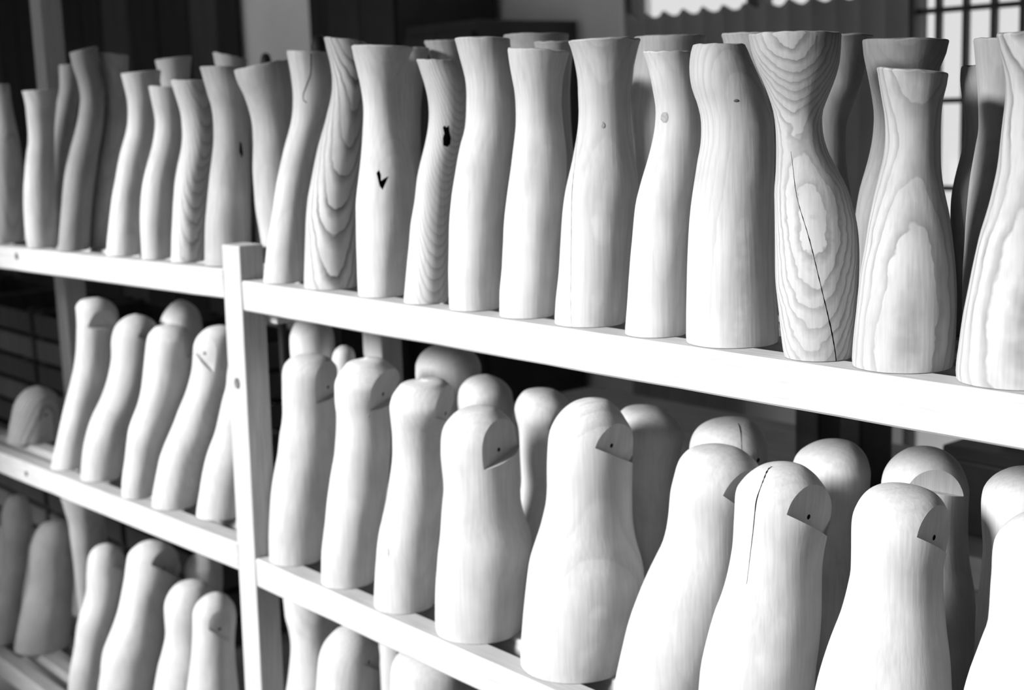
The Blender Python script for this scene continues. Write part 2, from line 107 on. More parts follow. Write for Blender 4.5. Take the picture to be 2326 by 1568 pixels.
 'BN8': ((1151.6, 230.0, 843.2), 33.8, 1, 0.00, [(0,-31,592),(259,-31,592),(509,-31,592),(749,-31,592),(980,-33,584),(1201,-34,578),(1412,-36,570),(1613,-39,560),(1805,-45,546),(1986,-50,520),(2158,-54,492),(2320,-51,477),(2472,-50,468),(2613,-55,469),(2744,-61,474),(2865,-63,478),(2976,-64,482),(3076,-70,471),(3165,-74,446),(3244,-74,407),(3311,-72,359),(3368,-70,300),(3413,-70,236),(3446,-73,161),(3467,-69,65),(3475,-62,10)]),
 'BN9': ((1295.2, 220.0, 843.2), 29.6, 1, 0.00, [(0,-85,574),(261,-85,574),(512,-85,574),(754,-85,574),(986,-86,572),(1208,-90,566),(1421,-94,560),(1623,-98,553),(1816,-103,545),(1999,-107,530),(2172,-114,505),(2335,-122,483),(2487,-128,461),(2630,-136,452),(2762,-141,458),(2884,-146,464),(2995,-145,471),(3095,-145,474),(3185,-146,466),(3264,-146,447),(3332,-139,408),(3389,-136,353),(3434,-135,283),(3468,-136,210),(3489,-141,98),(3497,-154,10)]),
 'L0': ((-1469.5, 50.0, 277.7), 71.5, 1, 0.00, [(0,24,395),(282,80,378),(554,139,361),(815,197,345),(1065,254,331),(1306,310,321),(1535,369,316),(1754,429,311),(1962,478,305),(2160,512,307),(2347,538,315),(2523,563,328),(2688,587,346),(2841,606,362),(2984,620,371),(3116,631,374),(3236,642,371),(3345,649,360),(3442,654,341),(3527,663,315),(3601,670,279),(3662,670,242),(3711,668,197),(3747,665,139),(3770,697,66),(3778,718,10)]),
 'L1': ((-1356.5, 115.0, 277.7), 70.0, 1, 0.00, [(0,-41,692),(240,2,680),(471,48,663),(693,93,647),(906,138,630),(1110,184,611),(1305,230,593),(1491,273,577),(1668,308,559),(1836,337,543),(1995,359,534),(2144,371,534),(2285,383,536),(2415,399,533),(2537,414,524),(2649,427,510),(2751,441,494),(2843,453,468),(2926,459,432),(2998,466,393),(3061,473,348),(3113,473,299),(3155,468,241),(3185,456,162),(3205,475,83),(3212,500,10)]),
 'L2': ((-1216.7, 160.0, 277.7), 68.5, 0, -0.12, [(0,135,358),(192,149,344),(384,163,324),(576,179,300),(767,195,279),(959,210,261),(1151,221,249),(1343,224,251),(1535,227,257),(1727,231,265),(1918,239,277),(2110,250,291),(2302,259,305),(2494,268,319),(2686,276,333),(2878,286,350),(3069,298,367),(3261,311,386),(3453,325,411),(3645,325,453),(3837,324,493),(4029,317,525)]),
 'L3': ((-966.4, 47.4, 277.7), 68.8, 1, 0.00, [(0,93,414),(268,133,413),(526,177,411),(774,227,411),(1013,289,409),(1241,349,410),(1459,401,421),(1667,454,435),(1865,518,444),(2053,584,441),(2231,651,433),(2398,705,431),(2555,743,430),(2701,767,435),(2837,782,438),(2962,792,435),(3076,801,430),(3179,808,421),(3272,807,399),(3353,805,371),(3423,805,334),(3481,801,286),(3527,800,230),(3562,798,155),(3583,833,65),(3591,851,10)]),
 'L4': ((-795.2, 65.8, 277.7), 67.3, 1, 0.00, [(0,59,598),(298,99,603),(585,146,611),(862,215,630),(1127,286,636),(1381,340,651),(1624,405,659),(1855,475,625),(2076,538,585),(2285,595,549),(2482,652,528),(2668,707,524),(2842,767,534),(3005,835,559),(3156,888,574),(3295,928,583),(3422,942,574),(3537,949,557),(3640,949,535),(3731,939,495),(3808,940,433),(3873,939,351),(3925,928,269),(3963,914,172),(3987,928,73),(3996,934,10)]),
 'L5': ((-568.4, 100.0, 277.7), 65.0, 1, 0.00, [(0,8,674),(270,31,670),(531,54,665),(781,77,659),(1022,102,650),(1252,132,637),(1473,165,618),(1683,197,601),(1882,230,581),(2072,269,555),(2251,303,532),(2420,333,515),(2578,352,516),(2725,363,526),(2862,375,536),(2989,382,540),(3104,384,535),(3208,390,520),(3301,402,495),(3383,407,457),(3454,412,410),(3513,412,354),(3560,410,286),(3594,404,199),(3616,426,86),(3624,437,10)]),
 'L6': ((-381.2, 67.4, 277.7), 63.9, 1, 0.00, [(0,2,614),(293,27,607),(575,50,599),(847,71,589),(1107,90,576),(1357,107,559),(1595,126,537),(1823,147,512),(2039,165,488),(2244,181,464),(2438,199,445),(2621,216,431),(2793,232,419),(2952,247,414),(3101,263,415),(3237,278,419),(3362,292,422),(3475,297,417),(3576,300,404),(3665,305,375),(3741,306,331),(3805,318,276),(3856,327,217),(3894,333,152),(3917,356,69),(3926,379,10)]),
 'BL1': ((-726.7, 240.0, 277.7), 63.9, 1, 0.00, [(0,-37,556),(267,-18,551),(525,0,545),(772,16,536),(1010,30,525),(1237,42,511),(1455,54,493),(1662,66,475),(1860,77,456),(2047,87,435),(2224,99,409),(2391,111,388),(2547,119,383),(2693,132,395),(2828,143,406),(2953,148,411),(3067,151,412),(3170,154,411),(3262,148,400),(3343,140,365),(3412,135,322),(3471,125,268),(3517,117,205),(3551,106,128),(3573,111,61),(3581,113,10)]),
 'R0': ((-231.7, 220.0, 277.7), 59.5, 0, -0.09, [(0,-45,706),(195,-47,705),(390,-47,702),(584,-35,687),(779,-23,672),(974,-11,657),(1169,1,640),(1363,13,620),(1558,24,594),(1753,35,563),(1948,46,533),(2142,54,503),(2337,62,474),(2532,75,457),(2727,89,445),(2922,102,444),(3116,118,469),(3311,128,504),(3506,135,544),(3701,157,572),(3895,177,607),(4090,181,642)]),
 'R1': ((79.0, 70.3, 277.7), 58.8, 1, 0.00, [(0,97,643),(337,97,643),(661,97,643),(973,108,654),(1272,130,658),(1559,154,658),(1833,176,654),(2094,195,645),(2343,216,630),(2579,241,608),(2802,261,581),(3012,284,555),(3208,309,539),(3392,330,532),(3563,351,531),(3720,369,529),(3863,383,524),(3993,394,508),(4109,406,481),(4211,414,435),(4299,427,374),(4372,433,306),(4430,435,233),(4473,447,139),(4501,480,52),(4510,491,10)]),
 'R2': ((297.3, 91.1, 277.7), 55.3, 1, 0.00, [(0,130,851),(350,130,851),(687,130,851),(1010,138,859),(1321,159,858),(1619,180,854),(1904,200,849),(2176,217,841),(2434,232,828),(2679,245,807),(2911,262,780),(3129,284,756),(3333,304,736),(3524,323,717),(3701,342,708),(3864,358,707),(4013,371,708),(4148,377,705),(4269,371,690),(4375,362,663),(4466,345,615),(4542,334,544),(4603,333,438),(4647,340,304),(4676,371,138),(4686,441,10)]),
}
NOTCH = {'N1': [(46.9, -43.1, 273.8), (81.1, 4.0, 281.3), (52.7, -42.8, 326.3)], 'N2': [(49.1, -42.4, 285.4), (86.7, 4.0, 295.7), (54.1, -51.7, 323.1)], 'N3': [(56.3, -45.7, 297.7), (73.7, 4.0, 279.2), (60.6, -45.7, 322.5)], 'N4': [(14.9, -55.1, 250.3), (66.4, 4.0, 271.0), (17.9, -50.4, 297.7)], 'N5': [(37.6, -55.2, 310.0), (86.1, 4.0, 274.9), (48.9, -47.5, 327.5)], 'N6': [(89.2, -54.1, 281.0), (125.8, 4.0, 235.7), (99.4, -50.0, 295.9)], 'N7': [(41.4, -53.2, 290.1), (85.6, 4.0, 247.9), (50.2, -45.9, 307.2)], 'N8': [(32.0, -47.4, 300.3), (61.0, 4.0, 266.8), (38.4, -39.8, 317.7)], 'M1': [(67.9, -36.9, 310.2), (121.8, -20.3, 307.4), (82.8, -42.6, 338.6)], 'M2': [(98.7, -48.0, 300.2), (138.3, 4.0, 259.7), (109.0, -41.5, 315.1)], 'M3': [(109.1, -34.7, 275.3), (124.4, 4.0, 278.9), (113.3, -21.0, 325.5)], 'M4': [(60.9, -19.2, 294.5), (90.2, -40.3, 258.4), (96.1, -41.0, 308.8)], 'L4': [(89.5, -54.1, 360.3), (140.5, 4.0, 304.8), (104.5, -43.0, 379.6)], 'L3': [(94.0, -40.1, 315.6), (121.4, 4.0, 285.1), (108.2, -22.8, 337.4)], 'L1': [(67.4, -45.7, 242.1), (90.2, 4.0, 218.7), (76.0, -38.5, 266.2)], 'L6': [(16.6, -40.3, 334.7), (54.8, -28.9, 298.9), (40.4, -36.8, 364.4)], 'R1': [(59.7, -46.8, 396.8), (88.2, 4.0, 363.8), (71.3, -36.5, 411.9)], 'BN4': [(5.3, -38.7, 275.3), (34.0, 4.0, 254.7), (16.2, -37.3, 297.1)], 'BN8': [(-22.4, -43.3, 312.0), (35.2, -24.3, 297.8), (-13.6, -40.9, 322.9)]}
EYE = {'N1': (69.2, -14.7, 294.1), 'N2': (71.5, -21.0, 306.2), 'N3': (73.5, -2.7, 294.1), 'N4': (37.0, -29.4, 271.8), 'N5': (59.2, -31.9, 307.2), 'N7': (66.4, -22.8, 278.8), 'N8': (49.2, -18.6, 292.1), 'M4': (76.9, -29.4, 295.7), 'L4': (115.7, -25.8, 341.1), 'L6': (37.4, -35.2, 330.3), 'R1': (71.5, -29.3, 392.6), 'BN6': (29.8, -34.9, 289.6), 'M0': (35.0, -51.1, 67.7)}
CRACK_GROOVE = {'M4': (1.6, [(59.4, -15.6, 295.7), (71.9, -33.6, 284.1), (91.0, -40.3, 257.5)]), 'L6': (1.6, [(16.6, -40.3, 334.7), (35.6, -41.0, 320.1), (56.5, -26.8, 297.0)]), 'N7': (2.0, [(26.1, -9.1, 333.4), (15.5, -30.3, 321.2), (8.5, -41.4, 302.9), (5.0, -42.9, 273.8), (0.9, -40.1, 240.1), (-3.2, -42.5, 205.8)]), 'T19': (1.7, [(-27.1, -23.5, 213.6), (-20.9, -35.0, 168.4), (-8.4, -41.7, 126.1), (3.8, -41.6, 75.0), (13.9, -35.4, 30.1), (19.3, -29.7, -3.2)]), 'T16': (1.5, [(-8.5, -7.3, 228.8), (-14.0, -22.0, 182.1), (-18.0, -30.3, 130.0), (-20.8, -32.9, 66.5), (-21.5, -38.3, -0.0)]), 'T10': (1.8, [(63.5, -30.9, 357.8), (61.2, -31.7, 328.9), (54.8, -30.4, 312.2), (47.7, -27.0, 295.6), (47.9, -27.0, 286.7), (52.4, -28.7, 283.2)]), 'BN6': (1.5, [(5.4, -19.9, 334.3), (9.0, -39.3, 319.9), (9.5, -45.6, 307.7), (9.3, -47.9, 290.5)])}  # also holds dark lines cut along the notch ledges of two domed forms
HOLE = {'T12': [(3.0, -37.2, 178.7), (6.3, -37.7, 182.3), (8.5, -39.1, 176.7), (8.2, -40.1, 169.3), (12.7, -40.4, 172.2), (17.8, -40.3, 174.5), (14.3, -41.0, 167.8), (9.5, -41.2, 158.1), (6.0, -40.1, 163.1)], 'T13': [(33.9, -25.4, 240.3), (36.4, -25.7, 242.6), (38.1, -25.8, 240.2), (41.2, -25.7, 242.4), (41.5, -25.4, 235.3), (43.0, -24.5, 228.1), (42.1, -24.0, 221.0), (38.3, -24.9, 217.6), (33.6, -25.4, 219.5), (33.4, -25.5, 228.5), (35.4, -25.7, 233.1)], 'T8': [(34.0, -26.6, 206.6), (36.7, -25.0, 202.8), (37.9, -24.1, 188.0), (35.3, -26.2, 182.3), (32.3, -27.7, 192.0)]}

# ------------------------------------------------------------------ materials
def grey(v):
    return (v, v, v, 1)

def base_mat(name, rough=0.7):
    mt = bpy.data.materials.new(name)
    mt.use_nodes = True
    nt = mt.node_tree
    b = nt.nodes['Principled BSDF']
    b.inputs['Roughness'].default_value = rough
    b.inputs['Specular IOR Level'].default_value = 0.25
    return mt, nt, b

def node(nt, kind, **kw):
    n = nt.nodes.new(kind)
    for k, v in kw.items():
        setattr(n, k, v)
    return n

def wood(name, tone=0.78, dark=0.5, period=0.012, strength=0.3, tilt=(6, 4), offset=(0.03, 0.02), twist=1.6,
         line=0.75, streak=0.06, rough=0.65):
    """Raw timber: growth rings about a tilted pith axis, fibre streaks along the grain."""
    mt, nt, b = base_mat(name, rough)
    L = nt.links.new
    tc = node(nt, 'ShaderNodeTexCoord')
    mp = node(nt, 'ShaderNodeMapping')
    mp.inputs['Location'].default_value = (offset[0], offset[1], 0)
    mp.inputs['Rotation'].default_value = (math.radians(tilt[0]), math.radians(tilt[1]), 0)
    L(tc.outputs['Object'], mp.inputs['Vector'])
    wv = node(nt, 'ShaderNodeTexWave', wave_type='RINGS', rings_direction='Z', wave_profile='SAW')
    wv.inputs['Scale'].default_value = 0.3142 / period
    wv.inputs['Distortion'].default_value = twist
    wv.inputs['Detail'].default_value = 2.5
    wv.inputs['Detail Scale'].default_value = 0.8
    wv.inputs['Detail Roughness'].default_value = 0.55
    L(mp.outputs[0], wv.inputs['Vector'])
    rp = node(nt, 'ShaderNodeValToRGB')
    rp.color_ramp.elements[0].position = line - 0.35
    rp.color_ramp.elements[0].color = grey(0)
    rp.color_ramp.elements[1].position = 0.97
    rp.color_ramp.elements[1].color = grey(0)
    e = rp.color_ramp.elements.new(min(0.92, line + 0.13)); e.color = grey(1)
    L(wv.outputs['Fac'], rp.inputs['Fac'])
    sm = node(nt, 'ShaderNodeMapping')
    sm.inputs['Scale'].default_value = (260, 260, 11)
    L(tc.outputs['Object'], sm.inputs['Vector'])
    ns = node(nt, 'ShaderNodeTexNoise'); ns.inputs['Scale'].default_value = 1.0; ns.inputs['Detail'].default_value = 3
    L(sm.outputs[0], ns.inputs['Vector'])
    nb = node(nt, 'ShaderNodeTexNoise'); nb.inputs['Scale'].default_value = 14; nb.inputs['Detail'].default_value = 3
    L(mp.outputs[0], nb.inputs['Vector'])
    # ring strength modulated by a broad noise so lines fade in and out
    mr = node(nt, 'ShaderNodeMapRange'); mr.inputs['From Min'].default_value = 0.3; mr.inputs['From Max'].default_value = 0.62
    mr.inputs['To Min'].default_value = 0.35 * strength; mr.inputs['To Max'].default_value = strength
    L(nb.outputs['Fac'], mr.inputs['Value'])
    mu = node(nt, 'ShaderNodeMath', operation='MULTIPLY')
    L(rp.outputs['Color'], mu.inputs[0]); L(mr.outputs[0], mu.inputs[1])
    mx = node(nt, 'ShaderNodeMix', data_type='RGBA')
    mx.inputs[6].default_value = grey(tone); mx.inputs[7].default_value = grey(dark * tone)
    L(mu.outputs[0], mx.inputs[0])
    m2 = node(nt, 'ShaderNodeMapRange'); m2.inputs['From Min'].default_value = 0.25; m2.inputs['From Max'].default_value = 0.75
    m2.inputs['To Min'].default_value = 1 - 2 * streak; m2.inputs['To Max'].default_value = 1 + streak
    L(ns.outputs['Fac'], m2.inputs['Value'])
    m3 = node(nt, 'ShaderNodeMapRange'); m3.inputs['From Min'].default_value = 0.3; m3.inputs['From Max'].default_value = 0.7
    m3.inputs['To Min'].default_value = 0.84; m3.inputs['To Max'].default_value = 1.06
    L(nb.outputs['Fac'], m3.inputs['Value'])
    mm = node(nt, 'ShaderNodeMath', operation='MULTIPLY'); L(m2.outputs[0], mm.inputs[0]); L(m3.outputs[0], mm.inputs[1])
    hv = node(nt, 'ShaderNodeMix', data_type='RGBA', blend_type='MULTIPLY'); hv.inputs[0].default_value = 1
    L(mx.outputs[2], hv.inputs[6]); L(mm.outputs[0], hv.inputs[7])
    L(hv.outputs[2], b.inputs['Base Color'])
    bp = node(nt, 'ShaderNodeBump'); bp.inputs['Strength'].default_value = 0.12; bp.inputs['Distance'].default_value = 0.002
    L(ns.outputs['Fac'], bp.inputs['Height']); L(bp.outputs[0], b.inputs['Normal'])
    return mt

def plain(name, v, var=0.15, scale=6.0, rough=0.8, stretch=(1, 1, 1)):
    mt, nt, b = base_mat(name, rough)
    tc = node(nt, 'ShaderNodeTexCoord')
    mp = node(nt, 'ShaderNodeMapping'); mp.inputs['Scale'].default_value = stretch
    nt.links.new(tc.outputs['Object'], mp.inputs['Vector'])
    ns = node(nt, 'ShaderNodeTexNoise'); ns.inputs['Scale'].default_value = scale; ns.inputs['Detail'].default_value = 4
    nt.links.new(mp.outputs[0], ns.inputs['Vector'])
    rp = node(nt, 'ShaderNodeValToRGB')
    rp.color_ramp.elements[0].position = 0.3; rp.color_ramp.elements[0].color = grey(v * (1 - var))
    rp.color_ramp.elements[1].position = 0.7; rp.color_ramp.elements[1].color = grey(v * (1 + var))
    nt.links.new(ns.outputs['Fac'], rp.inputs['Fac'])
    nt.links.new(rp.outputs['Color'], b.inputs['Base Color'])
    return mt

HOLE_MAT = plain('hollow_dark', 0.02, 0.3, 80)
RAIL_MAT = plain('rail_wood', 0.38, 0.13, 3.0, 0.7, (4, 60, 60))
POST_MAT = plain('post_wood', 0.36, 0.12, 3.0, 0.7, (60, 60, 4))
KNOT_MAT = plain('knot_wood', 0.10, 0.4, 60)
PLASTER = plain('plaster', 0.88, 0.08, 2.5, 0.9)
FLOOR_MAT = plain('floor_cement', 0.30, 0.12, 3.0, 0.85)
CEIL_MAT = plain('ceiling_boards', 0.10, 0.2, 4.0, 0.9)
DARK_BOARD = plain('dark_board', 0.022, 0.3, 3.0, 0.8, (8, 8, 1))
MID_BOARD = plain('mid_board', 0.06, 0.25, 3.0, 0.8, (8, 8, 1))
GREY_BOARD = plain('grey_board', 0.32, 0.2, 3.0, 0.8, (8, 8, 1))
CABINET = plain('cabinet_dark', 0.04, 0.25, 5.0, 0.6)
PANEL_MAT = plain('sheet_metal', 0.32, 0.12, 5.0, 0.6)
FRAME_MAT = plain('window_paint', 0.10, 0.15, 8.0, 0.6)
BENCH_MAT = plain('bench_wood', 0.16, 0.2, 4.0, 0.8, (1, 6, 6))
IRON = plain('black_iron', 0.03, 0.3, 12.0, 0.5)

glass, nt_, b_ = base_mat('window_glass', 0.05)
nt_.nodes.remove(b_)
tr = node(nt_, 'ShaderNodeBsdfTransparent'); gl = node(nt_, 'ShaderNodeBsdfGlossy'); gl.inputs['Roughness'].default_value = 0.05
mxs = node(nt_, 'ShaderNodeMixShader'); mxs.inputs[0].default_value = 0.06
tr.inputs['Color'].default_value = grey(0.93)
nt_.links.new(tr.outputs[0], mxs.inputs[1]); nt_.links.new(gl.outputs[0], mxs.inputs[2])
nt_.links.new(mxs.outputs[0], nt_.nodes['Material Output'].inputs['Surface'])

ORD_ = ['', 'first', 'second', 'third', 'fourth', 'fifth']
# ------------------------------------------------------------------ helpers
def link(name, mesh, mat=None, parent=None):
    o = bpy.data.objects.new(name, mesh)
    col.objects.link(o)
    if mat is not None and not mesh.materials:
        mesh.materials.append(mat)
    if parent is not None:
        o.parent = parent
    return o

def tag(o, label, cat, group=None):
    o['label'] = label
    o['category'] = cat
    if group:
        o['group'] = group
    return o

def structure(o, label=None):
    o['kind'] = 'structure'
    if label:
        o['label'] = label
    return o

def empty(name, loc=(0, 0, 0)):
    o = bpy.data.objects.new(name, None)
    col.objects.link(o)
    o.location = loc
    return o

def add_box(bm, x0, x1, y0, y1, z0, z1, bevel=0.0):
    vs = [bm.verts.new(p) for p in ((x0, y0, z0), (x1, y0, z0), (x1, y1, z0), (x0, y1, z0),
                                    (x0, y0, z1), (x1, y0, z1), (x1, y1, z1), (x0, y1, z1))]
    fs = [bm.faces.new([vs[i] for i in f]) for f in ((3, 2, 1, 0), (4, 5, 6, 7), (0, 1, 5, 4), (1, 2, 6, 5), (2, 3, 7, 6), (3, 0, 4, 7))]
    if bevel:
        es = list({e for f in fs for e in f.edges})
        bmesh.ops.bevel(bm, geom=es, offset=bevel, segments=2, affect='EDGES', profile=0.5)

def mesh_of(bm, name):
    me = bpy.data.meshes.new(name)
    bm.normal_update()
    bm.to_mesh(me)
    bm.free()
    return me

def box(name, x0, x1, y0, y1, z0, z1, mat, parent=None, bevel=0.0):
    """A box whose origin sits at the middle of its base."""
    cx, cy = (x0 + x1) / 2, (y0 + y1) / 2
    bm = bmesh.new()
    add_box(bm, x0 - cx, x1 - cx, y0 - cy, y1 - cy, 0, z1 - z0, bevel)
    o = link(name, mesh_of(bm, name), mat, parent)
    off = parent.location if parent is not None else Vector()
    o.location = Vector((cx, cy, z0)) - off
    return o

# ------------------------------------------------------------------ room
WX0, WX1, WY = -9.6, 3.4, 2.5
OX0, OX1, OZ0, OZ1 = -1.67, 0.62, 1.05, 2.35
bm = bmesh.new()
add_box(bm, WX0, WX1 + 1.8, -4.2, WY + 0.15, -0.12, 0.0)
structure(link('floor', mesh_of(bm, 'floor'), FLOOR_MAT), 'grey cement workshop floor')
bm = bmesh.new()
for b in ((WX0, OX0, 0, 3.2), (OX1, WX1, 0, 3.2), (OX0, OX1, 0, OZ0), (OX0, OX1, OZ1, 3.2)):
    add_box(bm, b[0], b[1], WY, WY + 0.15, b[2], b[3])
structure(link('wall_back', mesh_of(bm, 'wall_back'), PLASTER), 'pale plaster wall behind the rack')
FY = -1.75
bm = bmesh.new(); add_box(bm, WX0 - 0.15, WX0, FY - 0.15, WY + 0.15, 0, 3.2)
structure(link('wall_left', mesh_of(bm, 'wall_left'), PLASTER), 'plaster end wall')
bm = bmesh.new(); add_box(bm, WX1, WX1 + 0.15, FY - 0.15, WY + 0.15, 0, 3.2)  # unseen wall, given a dark colour to cut fill on the forms
structure(link('wall_right', mesh_of(bm, 'wall_right'), CEIL_MAT), 'unseen end wall darkened to cut fill on the forms')
bm = bmesh.new()
DX0, DX1, DZ0, DZ1 = -1.78, 1.12, 1.02, 2.50  # added opening, sized to shape sun and fill; the low bay brightens the back
for b in ((WX0, -8.6, 0, 3.2), (-2.6, DX0, 0, 3.2), (-8.6, -2.6, 1.15, 3.2), (DX1, WX1, 0, 3.2), (DX0, DX1, 0, DZ0), (DX0, DX1, DZ1, 3.2)):
    add_box(bm, b[0], b[1], FY - 0.15, FY, b[2], b[3])
structure(link('wall_front', mesh_of(bm, 'wall_front'), PLASTER), 'unseen plaster wall with two wide openings added to shape the daylight')
bm = bmesh.new()
SX0, SX1, SY0, SY1 = -5.2, -1.5, 1.55, 2.3          # unseen roof opening, added to brighten the back wall
for b in ((WX0 - 0.15, SX0, FY - 0.15, WY + 0.15), (SX1, WX1 + 0.15, FY - 0.15, WY + 0.15), (SX0, SX1, FY - 0.15, SY0), (SX0, SX1, SY1, WY + 0.15)):
    add_box(bm, b[0], b[1], b[2], b[3], 3.2, 3.32)
structure(link('ceiling', mesh_of(bm, 'ceiling'), CEIL_MAT), 'dark boarded ceiling with a long opening added to brighten the back wall')

# barred window in the back wall
win = structure(empty('window_1', (-0.5, WY + 0.05, OZ0)), 'bright barred window in the back wall')
F0, F1 = WY + 0.02, WY + 0.09
for x0, x1 in ((OX0, OX0 + 0.03), (OX1 - 0.04, OX1), (-1.105, -1.055), (-0.52, -0.465)):
    box('window_frame', x0, x1, F0, F1, OZ0, OZ1, FRAME_MAT, win)
for z0, z1 in ((OZ0, OZ0 + 0.04), (OZ1 - 0.05, OZ1)):
    box('window_frame', OX0, OX1, F0 + 0.002, F1 - 0.002, z0, z1, FRAME_MAT, win)
mx_ = [-0.395 + 0.09 * i for i in range(11)]
for x in mx_:
    box('window_bar', x - 0.008, x + 0.008, F0 + 0.015, F0 + 0.035, OZ0 + 0.04, OZ1 - 0.05, FRAME_MAT, win)
hz = [1.30, 1.555, 1.815, 2.08]
for z in hz:
    box('window_bar', -0.465, OX1 - 0.04, F0 + 0.018, F0 + 0.032, z - 0.008, z + 0.008, FRAME_MAT, win)
for x0, x1, zz in ((OX0 + 0.03, -1.105, (1.55, 1.865)), (-1.055, -0.52, (1.55,))):
    for z in zz:
        box('window_bar', x0, x1, F0 + 0.018, F0 + 0.032, z - 0.007, z + 0.007, FRAME_MAT, win)
xs = [-0.465] + mx_ + [OX1 - 0.04]
zs = [OZ0 + 0.04] + hz + [OZ1 - 0.05]
for i in range(len(xs) - 1):
    for j in range(len(zs) - 1):
        if xs[i + 1] - xs[i] > 0.03:
            box('pane', xs[i] + 0.006, xs[i + 1] - 0.006, F0 + 0.036, F0 + 0.039, zs[j] + 0.004, zs[j + 1] - 0.004, glass, win)
for x0, x1 in ((OX0 + 0.03, -1.105), (-1.055, -0.52)):
    for z0, z1 in ((OZ0 + 0.04, 1.55), (1.55, OZ1 - 0.05)):
        box('pane', x0, x1, F0 + 0.036, F0 + 0.039, z0 + 0.004, z1 - 0.004, glass, win)

# corrugated sheet standing in front of the window
bm = bmesh.new()
n, per = 144, 0.09
rows = []
for k in range(n + 1):
    x = -1.585 + 1.15 * k / n
    ph = math.pi * (x + 1.585) / per
    yo = 0.012 * abs(math.sin(ph))
    zt = 1.885 - 0.022 * abs(math.sin(ph))
    rows.append([bm.verts.new((x + 1.04, yo + dy, z)) for dy in (-0.004, 0.004) for z in (0.0, 0.9, zt)])
for a, b in zip(rows, rows[1:]):
    for i in (0, 1):
        bm.faces.new((a[i], b[i], b[i + 1], a[i + 1]))
        bm.faces.new((a[i + 3], a[i + 4], b[i + 4], b[i + 3]))
    bm.faces.new((a[2], b[2], b[5], a[5])); bm.faces.new((a[0], a[3], b[3], b[0]))
for r, fl in ((rows[0], 1), (rows[-1], 0)):
    for i in (0, 1):
        q = [r[i], r[i + 1], r[i + 4], r[i + 3]]
        bm.faces.new(q if not fl else q[::-1])
o = link('corrugated_sheet', mesh_of(bm, 'corrugated_sheet'), PANEL_MAT)
o.location = (-1.04, 2.44, 0)
tag(o, 'dark corrugated sheet with scalloped top edge standing against the barred window', 'sheet')

# boards leaning on the back wall
def board(x0, x1, top, mat, y, label, group=None, z0=0.0, th=0.03, tilt=0.0):
    cx = (x0 + x1) / 2
    bm = bmesh.new()
    add_box(bm, x0 - cx, x1 - cx, 0, th, 0, top - z0, 0.003)
    o = link('board', mesh_of(bm, 'board'), mat)
    o.location = (cx, y, z0)
    o.rotation_euler = (-tilt, 0, 0)
    return tag(o, label, 'board', group)

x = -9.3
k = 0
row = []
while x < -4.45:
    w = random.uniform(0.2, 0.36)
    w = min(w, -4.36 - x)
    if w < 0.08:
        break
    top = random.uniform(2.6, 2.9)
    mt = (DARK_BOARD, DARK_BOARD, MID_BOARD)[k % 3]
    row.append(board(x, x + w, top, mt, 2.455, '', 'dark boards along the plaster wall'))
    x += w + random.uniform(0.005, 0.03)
    k += 1
ordinals = ['first', 'second', 'third', 'fourth', 'fifth', 'sixth', 'seventh', 'eighth', 'ninth', 'tenth', 'eleventh', 'twelfth',
            'thirteenth', 'fourteenth', 'fifteenth', 'sixteenth', 'seventeenth', 'eighteenth', 'nineteenth', 'twentieth', 'last', 'last']
for i, o in enumerate(reversed(row)):
    o['label'] = 'dark upright board in the wall row, %s from the bare plaster' % ordinals[i]
board(-3.68, -3.29, 2.75, DARK_BOARD, 2.455, 'single wide dark board against plaster wall beside the dark cabinets')

def cabinet(x0, x1, top, label):
    e = empty('cabinet', ((x0 + x1) / 2, 2.22, 0))
    box('body', x0, x1, 2.0, 2.46, 0.06, top, CABINET, e, 0.006)
    box('plinth', x0 + 0.02, x1 - 0.02, 2.03, 2.44, 0.0, 0.06, CABINET, e)
    mid = (x0 + x1) / 2
    for a, b, s in ((x0 + 0.02, mid - 0.003, 1), (mid + 0.003, x1 - 0.02, -1)):
        d = box('door', a, b, 1.98, 1.999, 0.1, top - 0.04, CABINET, e, 0.003)
        kx = b - 0.03 if s > 0 else a + 0.03
        bmk = bmesh.new()
        bmesh.ops.create_uvsphere(bmk, u_segments=12, v_segments=8, radius=0.012)
        kn = link('knob', mesh_of(bmk, 'knob'), IRON, d)
        kn.location = Vector((kx, 1.97, top * 0.55)) - e.location - d.location
    return tag(e, label, 'cabinet')
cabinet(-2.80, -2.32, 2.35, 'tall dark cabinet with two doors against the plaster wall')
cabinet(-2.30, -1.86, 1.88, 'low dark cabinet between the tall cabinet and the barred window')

# workbench behind the rack
e = empty('workbench', (0.3, 1.3, 0))
box('bench_top', -0.9, 1.5, 1.0, 1.6, 0.72, 0.78, BENCH_MAT, e, 0.004)
for lx in (-0.82, 1.36):
    for ly in (1.05, 1.48):
        box('leg', lx, lx + 0.07, ly, ly + 0.07, 0.0, 0.72, BENCH_MAT, e)
box('apron', -0.75, 1.36, 1.05, 1.07, 0.6, 0.72, BENCH_MAT, e)
box('stretcher', -0.75, 1.36, 1.5, 1.53, 0.2, 0.28, BENCH_MAT, e)
tag(e, 'dark wooden workbench standing behind the rack', 'workbench')
e = empty('bench_vise', (0.35, 1.12, 0.78))
box('base', 0.25, 0.45, 1.05, 1.2, 0.78, 0.82, IRON, e, 0.005)
box('jaw', 0.27, 0.33, 1.07, 1.18, 0.82, 1.0, IRON, e, 0.008)
box('jaw', 0.38, 0.43, 1.07, 1.18, 0.82, 0.98, IRON, e, 0.008)
box('screw', 0.33, 0.38, 1.11, 1.14, 0.87, 0.9, IRON, e)
tag(e, 'black iron vise on the workbench', 'vise')
e = empty('tool_box', (0.72, 1.2, 0.78))
box('body', 0.6, 0.84, 1.1, 1.3, 0.78, 0.92, IRON, e, 0.006)
